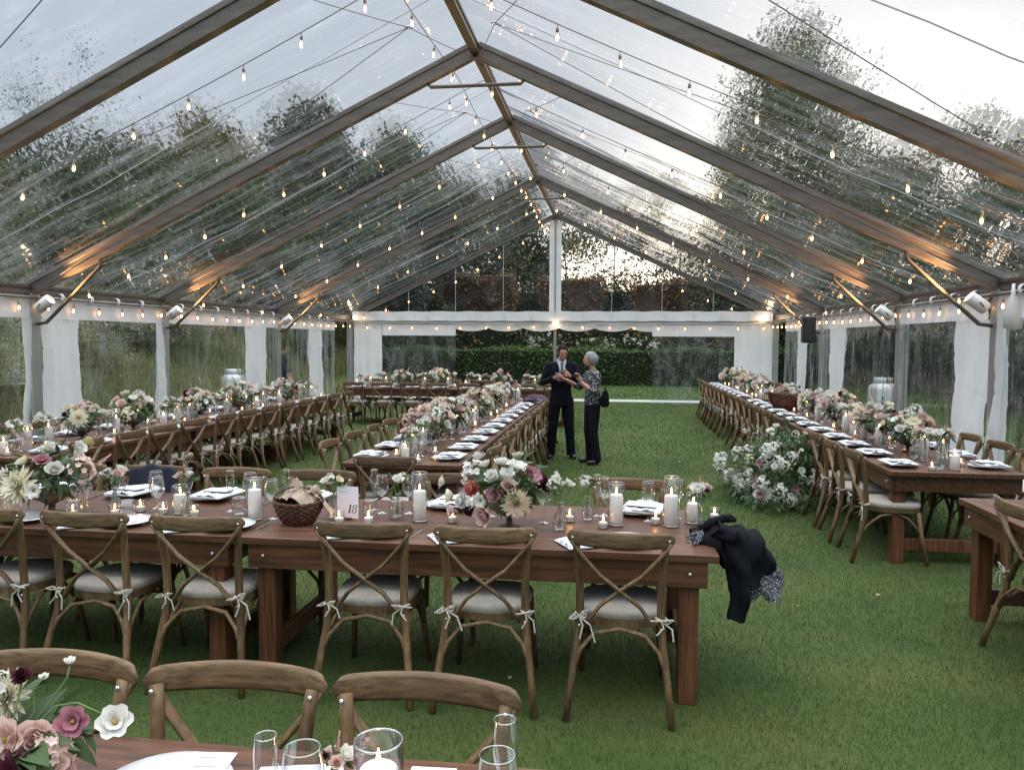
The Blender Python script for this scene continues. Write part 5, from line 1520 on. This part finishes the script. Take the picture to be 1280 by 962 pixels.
fb = put('peach_bloom', FL['dahlia','peach'], None, (.84, 1.50, T_+.045)); fb.scale = (.055,)*3; tag(fb, 'peach dahlia bloom laid on the foreground plate', 'flower')
fb = put('blush_bloom', FL['astilbe','blush'], None, (.72, 1.46, T_+.04)); fb.scale = (.03,)*3; fb.rotation_euler = (1.3,0,.8); tag(fb, 'small blush plume laid on the foreground plate', 'flower')
gl('flute', 1.08, 1.42, 'leftmost in the foreground', .95); gl('wine', 1.165, 1.40, 'second from left in the foreground'); gl('flute', 1.545, 1.53, 'at the back right in the foreground', 1.0); gl('wine', 1.545, 1.43, 'at the front right in the foreground', 1.0)
t = candle_holder('low', 1.28, 1.52, T_, 'wide foreground glass cylinder with a burning candle', GCN, 1.12)
bud_vase(1.17, 1.56, T_, 'foreground vase with one pink astilbe plume', GB, 'a', 31, .62)
ap = thing('astilbe_stem', 'pink astilbe plume leaning left of the foreground candle', 'flower', (1.19, 1.57, T_))
o = put('astilbe_plume', FL['astilbe','pink'], ap, (.0,0,.06)); o.scale = (.05,)*3; o.rotation_euler = (0,.45,0)
m = MB(); m.tube([(-.03,0,.0),(.01,0,.08)], .002, 5); m.build('stem', MAT['stem_green'], ap)
t = thing('foreground_bouquet', 'loose bouquet with pink and burgundy blooms at the bottom left corner', 'flower arrangement', (.46, 1.46, T_))
put('bowl', COMP, t); put('foliage', foliage_mesh('foliage', .12, 60, 77, .14, .10, .7, -.6, 2), t)
for kind, col, rad, x, y, z, d in (('lisianthus','white',.042,.70,1.50,.955,(.35,-.75,.55)),('lisianthus','mauve',.040,.61,1.49,.955,(.3,-1,.5)),('ball','burgundy',.026,.48,1.5,1.04,(0,-.5,.8)),('dahlia','cream',.058,.43,1.52,.985,(-.2,-1,.5)),
        ('astilbe','blush',.05,.52,1.47,.88,(.4,-.2,.5)),('dahlia','burgundy',.062,.555,1.375,.885,(0,-1,.6)),('ball','white',.035,.47,1.40,.965,(-.1,-1,.5)),('spray','blush',.05,.57,1.46,.90,(.5,-.8,.3)),('rose','pink',.045,.58,1.47,.865,(.5,-.8,.1)),('rose','white',.016,.565,1.54,1.06,(0,0,1)),('rose','white',.014,.50,1.54,1.02,(0,0,1)),
        ('rose','cream',.05,.36,1.47,.93,(-.3,-1,.5)),('rose','blush',.058,.55,1.46,.925,(.3,-1,.4)),('lisianthus','blush',.055,.50,1.44,.935,(-.1,-1,.4)),('rose','pink',.05,.53,1.44,.895,(.1,-1,.3)),('spray','white',.045,.40,1.5,1.0,(-.2,-.8,.7)),('lisianthus','blush',.045,.585,1.45,.885,(.4,-1,.2)),('rose','blush',.04,.46,1.42,.92,(-.2,-1,.2))):
    o = put(PNAMES[kind], FL[kind,col], t, (x-.46, y-1.46, z-T_)); o.scale = (rad*(.6 if kind=='astilbe' else 1),)*3
    o.rotation_euler = Vector(d).normalized().to_track_quat('Z','Y').to_euler()
m = MB()
for pts in ([(0,0,.12),(.10,.04,.22),(.15,.04,.23),(.235,.04,.20)], [(0,0,.1),(.06,.05,.2),(.105,.07,.27),(.105,.08,.295)], [(0,0,.1),(.04,.05,.2),(.03,.06,.24),(.05,.07,.27)], [(0,0,.1),(.02,.04,.27)], [(0,0,.1),(.15,.03,.185)]):
    m.tube(pts, .0022, 6)
m.build('stems', MAT['stem_green'], t)

# ---- right foreground table with its chair
table(4.52, 4.20, PI/2, 'dark wooden table cut off by the right edge of the photo', GT)
chair(4.26, 4.58, -PI/2+.05, 'cross-back chair at the right edge, aisle side of the cut off table', GC, False)
chair(4.26, 3.95, -PI/2, 'cross-back chair nearest the camera beside the cut off right table', GC, False)
for i, y in enumerate((4.55, 3.95)):
    item('plate', PLATE, 4.24, y, T_, 0, 'white plate on the cut off right table, %s' % ('farther one','nearer one')[i], 'plate', 'white dinner plates')
    item('napkin', NAP[i], 4.24, y+.0, T_, -PI/2, 'napkin on the cut off right table, %s' % ('farther one','nearer one')[i], 'napkin', 'folded white napkins')

# ---- big floral mass on the lawn against the right row
t = thing('ground_flower_mass', 'large mound of white and blush flowers on the grass beside the right row', 'flower arrangement', (3.66, 9.15, 0))
r = random.Random(8)
def env(d):
    b = 1 + .16*math.sin(d.x*5+1)*math.sin(d.y*4+2) + .12*math.sin(d.z*7+d.y*3)
    return Vector((d.x*.50*b - .06*(1-d.z), d.y*.82*b, .22+d.z*.46*b))
mb = MB(); 
for k in range(1500):
    d = Vector((r.gauss(0,1), r.gauss(0,1), r.gauss(0,1))).normalized(); p = env(d)*r.uniform(.8,1.14)
    if p.z < .02: p.z = r.uniform(.02,.15)
    leaf_mesh_add(mb, p, (d+Vector((r.gauss(0,.5),r.gauss(0,.5),r.gauss(0,.5)))).normalized(), r.uniform(.05,.13), r.uniform(.025,.05), 0)
me = mb.mesh('foliage', MAT['leaf_bouquet']); a = me.attributes.new('rnd','FLOAT','FACE')
a.data.foreach_set('value', np.repeat(np.random.default_rng(3).beta(2,2,len(me.polygons)//10+1),10)[:len(me.polygons)].astype(np.float32)); put('foliage', me, t)
k = 0; tries = 0
while k < 95 and tries < 2000:
    tries += 1
    d = Vector((r.gauss(-.5,.9), r.gauss(-.45,.9), r.gauss(.25,.7))).normalized(); p = env(d)*r.uniform(.90,1.22)
    if p.z < .05: continue
    u = r.random()
    kind, col, rad = (('spray','white',.075) if u < .30 else ('rose','white',.045) if u < .50 else ('spray','cream',.07) if u < .60 else ('rose','blush',.05) if u < .72 else ('lisianthus','white',.05) if u < .80 else
                      ('anemone','mauve',.045) if u < .86 else ('ball','burgundy',.05) if u < .92 else ('rose','pink',.05) if u < .96 else ('astilbe','blush',.07))
    o = put(PNAMES[kind], FL[kind,col], t, p); o.scale = (rad*r.uniform(.6,1.25),)*3
    o.rotation_euler = (d+Vector((0,-.3,.2))).normalized().to_track_quat('Z','Y').to_euler(); k += 1

# ================================================================ people
def face_and_head(t, c, fwd, hair, long_nose=.0, seed=0, female=False):
    """hair, eyes, mouth set on the head ellipsoid at c looking along fwd"""
    c = Vector(c); f = Vector(fwd).normalized(); up = Vector((0,0,1)); up = (up - f*up.dot(f)).normalized(); sd = f.cross(up)
    q = Matrix((sd, f, up)).transposed()
    m = MB()
    m.ellipsoid((0,-.018,.026),(.083,.098,.098), 12, 18)
    if female: m.ellipsoid((0,-.04,.005),(.088,.088,.10), 12, 16)
    V = []
    for p in m.v:
        p = Vector(p); p += Vector((math.sin(p.z*60+p.x*40), math.cos(p.x*70), math.sin(p.y*60)))*.0025
        if p.y > .045 and p.z < .06: p.y = .045 - (p.y-.045)*.2
        if p.z < -.035 and not female: p.z = -.035
        V.append(tuple(c + q @ p))
    m.v = V; m.build('hair', hair, t)
    m = MB()
    for s in (-1,1): m.ellipsoid(c + q @ Vector((s*.030,.086,.008)), (.011,.006,.006), 6, 8)
    m.build('eyes', MAT['ink'], t)
    m = MB(); m.ellipsoid(c + q @ Vector((0,.088,-.045)), (.022,.005,.005), 6, 8); m.build('mouth', MAT['petal_dusty'], t)

def solid(name, mb, mt, parent, voxel=.009, smooth=5, fac=.5):
    """closed overlapping shapes fused into one continuous surface"""
    o = mb.build(name, mt, parent)
    rm = o.modifiers.new('fuse', 'REMESH'); rm.mode = 'VOXEL'; rm.voxel_size = voxel; rm.use_smooth_shade = True
    sm = o.modifiers.new('soften', 'SMOOTH'); sm.factor = fac; sm.iterations = smooth
    return o
def loft(mb, secs, n=20, p=.8):
    V = []
    for (x, y, z, rx, ry) in secs:
        for k in range(n):
            a = 2*PI*k/n; ca, sa = math.cos(a), math.sin(a)
            V.append((x + rx*math.copysign(abs(ca)**p, ca), y + ry*math.copysign(abs(sa)**p, sa), z))
    F = [(i*n+k, i*n+(k+1)%n, (i+1)*n+(k+1)%n, (i+1)*n+k) for i in range(len(secs)-1) for k in range(n)]
    F += [tuple(range(n-1,-1,-1)), tuple((len(secs)-1)*n+k for k in range(n))]
    mb.raw(V, F, True)
def head_shape(mb, c, fwd, s=1.0):
    c = Vector(c); f = Vector(fwd).normalized(); up = Vector((0,0,1)); up = (up - f*up.dot(f)).normalized(); sd = f.cross(up)
    q = Matrix((sd, f, up)).transposed()
    for p, r_ in (((0,-.005,.025),(.073,.092,.088)),((0,.018,-.035),(.056,.066,.066)),((0,.045,-.072),(.032,.030,.026)),((0,.088,-.008),(.012,.020,.022)),((0,.080,.018),(.009,.014,.020)),
                  ((-.076,0,-.005),(.010,.018,.028)),((.076,0,-.005),(.010,.018,.028)),((0,.078,-.048),(.024,.014,.012)),((-.034,.055,-.02),(.024,.024,.022)),((.034,.055,-.02),(.024,.024,.022))):
        mb.ellipsoid(c + q @ (Vector(p)*s), tuple(v*s for v in r_), 10, 14, q)
def hand(mb, w, palm_dir, side, curl=1):
    w = Vector(w); d = Vector(palm_dir).normalized(); s = Vector(side); s = (s - d*s.dot(d)).normalized(); n = d.cross(s)*curl
    q = Matrix((s, d, n)).transposed()
    mb.ellipsoid(w + d*.045, (.042,.052,.020), 8, 12, q)
    for off, L in ((-.030,.068),(-.010,.080),(.010,.074),(.029,.058)):
        b = w + d*.080 + s*off
        mb.tube([b, b + d*L*.5 + n*L*.12, b + d*L*.78 + n*L*.45, b + d*L*.82 + n*L*.75], [.0105,.0100,.0092,.008], 7)
    b = w + d*.025 - s*.034
    mb.tube([b, b + d*.030 - s*.018 + n*.012, b + d*.055 - s*.014 + n*.028], [.013,.0115,.0095], 7)
def body_mesh(t, hc, fwd, sh, arms, legs, hands, top, hs=1.0, neck=.054):
    mb = MB()
    head_shape(mb, hc, fwd, hs)
    mb.tube([(0,.01,top-.06),(0,-.005,top+.02),tuple(Vector(hc)+Vector((0,.012,-.06)))], [neck*1.15,neck,neck], 12)
    loft(mb, [(0,0,.86,.13,.09),(0,0,1.0,.13,.09),(0,0,top-.25,.15,.10),(0,0,top-.06,.14,.08),(0,0,top-.01,.06,.05)])
    for a in arms: mb.tube(a, [.052,.047,.040,.038,.027], 10)
    for l in legs: mb.tube(l, [.085,.060,.050,.036], 12)
    for h_ in hands: hand(mb, *h_)
    return solid('body', mb, MAT['skin'], t, .0065, 3)
def interp(a, b, f): return tuple(Vector(a).lerp(Vector(b), f))
def figure(t, H, hc, fwd, armL, armR, legL, legR, handL, handR, coat_mat, leg_mat, hair, female=False, sw=.175, coat_low=.80, cuff=.95):
    """H = height of the neck base; arms are (shoulder, elbow, wrist), legs (hip, knee, ankle)"""
    arms = [[a[0], interp(a[0],a[1],.5), a[1], interp(a[1],a[2],.3), a[2]] for a in (armL, armR)]
    legs = [[l[0], interp(l[0],l[1],.5), l[1], l[2]] for l in (legL, legR)]
    body_mesh(t, hc, fwd, sw, arms, legs, (handL, handR), H, .94 if female else 1.0, .044 if female else .056)
    face_and_head(t, hc, fwd, hair, female=female)
    k = .86 if female else 1.0
    mb = MB()
    wz = coat_low
    loft(mb, [(0,.0,wz,.178*k,.120*k),(0,0,wz+.13,.172*k,.120*k),(0,0,wz+.27,.152*k,.112*k),(0,-.004,H-.24,.176*k,.128*k),(0,0,H-.12,.190*k,.122*k),(0,.004,H-.045,.160*k,.095*k),(0,.006,H-.005,.085*k,.07*k)], 24)
    for a in (armL, armR):
        e = interp(a[1], a[2], cuff)
        mb.tube([interp((0,0,a[0][2]),a[0],.6), a[0], interp(a[0],a[1],.5), a[1], interp(a[1],e,.5), e], [.080*k,.078*k,.066*k,.060*k,.052*k,.046*k], 12)
    cm = solid('jacket', mb, coat_mat, t, .010, 4)
    mb = MB()
    loft(mb, [(0,0,legL[0][2]-.08,.155*k,.10*k),(0,0,legL[0][2]+.02,.160*k,.112*k),(0,0,legL[0][2]+.10,.150*k,.105*k)])
    for l in (legL, legR):
        mb.tube([(l[0][0],l[0][1],l[0][2]+.02), interp(l[0],l[1],.45), l[1], interp(l[1],l[2],.5), (l[2][0],l[2][1],l[2][2]-.03)], [.100*k,.094*k,.076*k,.070*k,.070*k], 14)
    solid('trousers', mb, leg_mat, t, .011, 4)
    for l, sgn in ((legL,-1),(legR,1)):
        m = MB(); m.ellipsoid((l[2][0]+sgn*.012, l[2][1]-.065, .040), (.046*k,.135*k,.040), 8, 12, Matrix.Rotation(sgn*.15,3,'Z')); m.box((l[2][0]+sgn*.012, l[2][1]-.065,.008),(.075*k,.24*k,.016),bev=.006); m.build('shoe', MAT['shoe_black'], t)

def person_man():
    t = thing('person', 'man in dark suit and grey tie looking down at his hands', 'person', (.93, 11.75, 0), .15, 'two people talking in the aisle')
    figure(t, 1.475, (.01,-.095,1.605), (.12,-1,-.50), ((-.185,.01,1.405),(-.285,-.04,1.15),(-.115,-.27,1.245)), ((.185,.01,1.405),(.275,-.06,1.16),(.095,-.28,1.27)),
        ((-.092,0,.90),(-.125,-.02,.50),(-.155,.02,.08)), ((.092,0,.90),(.125,-.02,.50),(.165,.02,.08)),
        ((-.115,-.27,1.245),(.85,-.3,.10),(0,-.3,1),1), ((.095,-.28,1.27),(-.65,-.25,.60),(.3,.3,1),-1), MAT['suit_cloth'], MAT['suit_cloth'], MAT['hair_brown'])
    def fy(z): return -.150 + max(0, z-1.34)*.42
    m = MB(); m.grid(lambda u,v: ((u-.5)*(.02+.12*v), fy(1.18+.30*v)+.03*abs(2*u-1)**2, 1.18+.30*v), 8, 10); m.build('shirt', MAT['shirt_cloth'], t)
    m = MB(); m.grid(lambda u,v: ((u-.5)*(.055-.020*v if v < .90 else .045), fy(1.18+.285*v)-.010, 1.18+.285*v), 4, 12); m.build('tie', MAT['tie_silk'], t)
    m = MB(); m.tube([(.066*math.cos(a), -.012+.062*math.sin(a), 1.487-.018*math.sin(a)*-1) for a in [k*PI/8 for k in range(16)]], .013, 6, closed=True, flat=(.6,1.8)); m.build('collar', MAT['shirt_cloth'], t)
    for s in (-1,1):
        m = MB(); m.grid(lambda u,v,s=s: (s*(.012+.060*v+.030*u*(.3+v)), fy(1.17+.29*v)+.002+.012*u, 1.17+.29*v), 3, 10); m.build('lapel', MAT['suit_cloth'], t)
    return t
def person_woman():
    t = thing('person', 'grey-haired woman in floral print jacket and black trousers', 'person', (1.42, 11.28, 0), -1.15, 'two people talking in the aisle')
    figure(t, 1.375, (0,-.05,1.515), (-.1,-1,-.02), ((-.155,.0,1.30),(-.225,-.12,1.10),(-.12,-.36,1.22)), ((.155,.0,1.30),(.225,-.06,1.05),(.10,-.22,1.20)),
        ((-.078,0,.86),(-.10,-.02,.47),(-.115,.02,.08)), ((.078,0,.86),(.10,-.02,.47),(.11,.04,.08)),
        ((-.12,-.36,1.22),(.25,-.9,.25),(1,.2,.1),1), ((.10,-.22,1.20),(-.2,-.25,.95),(.9,.1,.2),-1), MAT['floral_print'], MAT['suit_cloth'], MAT['hair_grey'], True, .15, .86, .45)
    return t
person_man(); wm = person_woman()
ph = thing('phone', 'small dark phone held by the man in the suit', 'phone', (.905, 11.42, 1.28), .3)
m = MB(); m.box((0,0,0),(.07,.008,.13),rot=Matrix.Rotation(-.9,3,'X'),bev=.003); m.build('phone_body', MAT['black_plastic'], ph)
hb = thing('handbag', 'black bag hanging at the elbow of the woman in floral jacket', 'handbag', (1.60, 11.16, .98))
m = MB(); loft(m, [(0,0,-.13,.05,.11),(0,0,-.10,.065,.13),(0,0,0,.060,.13),(.01,0,.09,.035,.12),(.01,0,.11,.015,.11)]); m.build('bag', MAT['black_cloth'], hb)
m = MB(); m.tube([(0,-.06,.07),(0,-.05,.15),(0,.05,.15),(0,.06,.07)], .01, 6); m.build('strap', MAT['black_cloth'], hb)
def outside_person():
    t = thing('person', 'dark clothed person outside, seen blurred through the left curtain window', 'person', (-7.5, 20.6, 0), 1.9)
    figure(t, 1.40, (0,-.05,1.54), (0,-1,-.15), ((-.175,.0,1.33),(-.25,-.02,1.06),(-.25,-.16,.86)), ((.175,.0,1.33),(.25,-.02,1.06),(.25,-.16,.86)),
        ((-.09,0,.86),(-.10,-.02,.47),(-.12,.02,.08)), ((.09,0,.86),(.10,-.02,.47),(.12,.02,.08)),
        ((-.25,-.16,.86),(0,-.4,-.9),(.2,-1,.3),1), ((.25,-.16,.86),(0,-.4,-.9),(.2,-1,.3),-1), MAT['navy_cloth'], MAT['suit_cloth'], MAT['hair_brown'])
outside_person()

# white flowering shrubs beyond the lawn
mat('petal_far', (.62,.60,.52), .8)
for i, (x, y, h, l) in enumerate(((3.0,33.6,1.9,'white flowering shrub behind the green hedge right of the couple'),(-1.6,33.6,2.0,'white flowering shrub behind the green hedge left of the couple'),(1.1,33.6,1.9,'white flowering shrub behind the green hedge above the couple'))):
    t = thing('flowering_shrub', l, 'shrub', (x, y, 0), group='white flowering shrubs behind the hedge')
    q = rng.normal(size=(900,3)); q /= np.linalg.norm(q,axis=1)[:,None]; q *= rng.random((900,1))**.4
    V, F = leafquads(q*np.array([1.1,.3,.5])+np.array([0,0,h-.35]), .09); bigmesh('foliage', V, F, MAT['leaf_green'], t, attr=rng.random(len(F)))
    cl_ = rng.normal(size=(16,3))*np.array([.7,.15,.22])+np.array([0,-.2,h-.22]); q = np.repeat(cl_,16,0)+rng.normal(scale=.05,size=(256,3))
    V, F = leafquads(q, .07); bigmesh('blossom', V, F, MAT['petal_far'], t)
print('objects', len(bpy.data.objects), 'chairs', NCH[0])
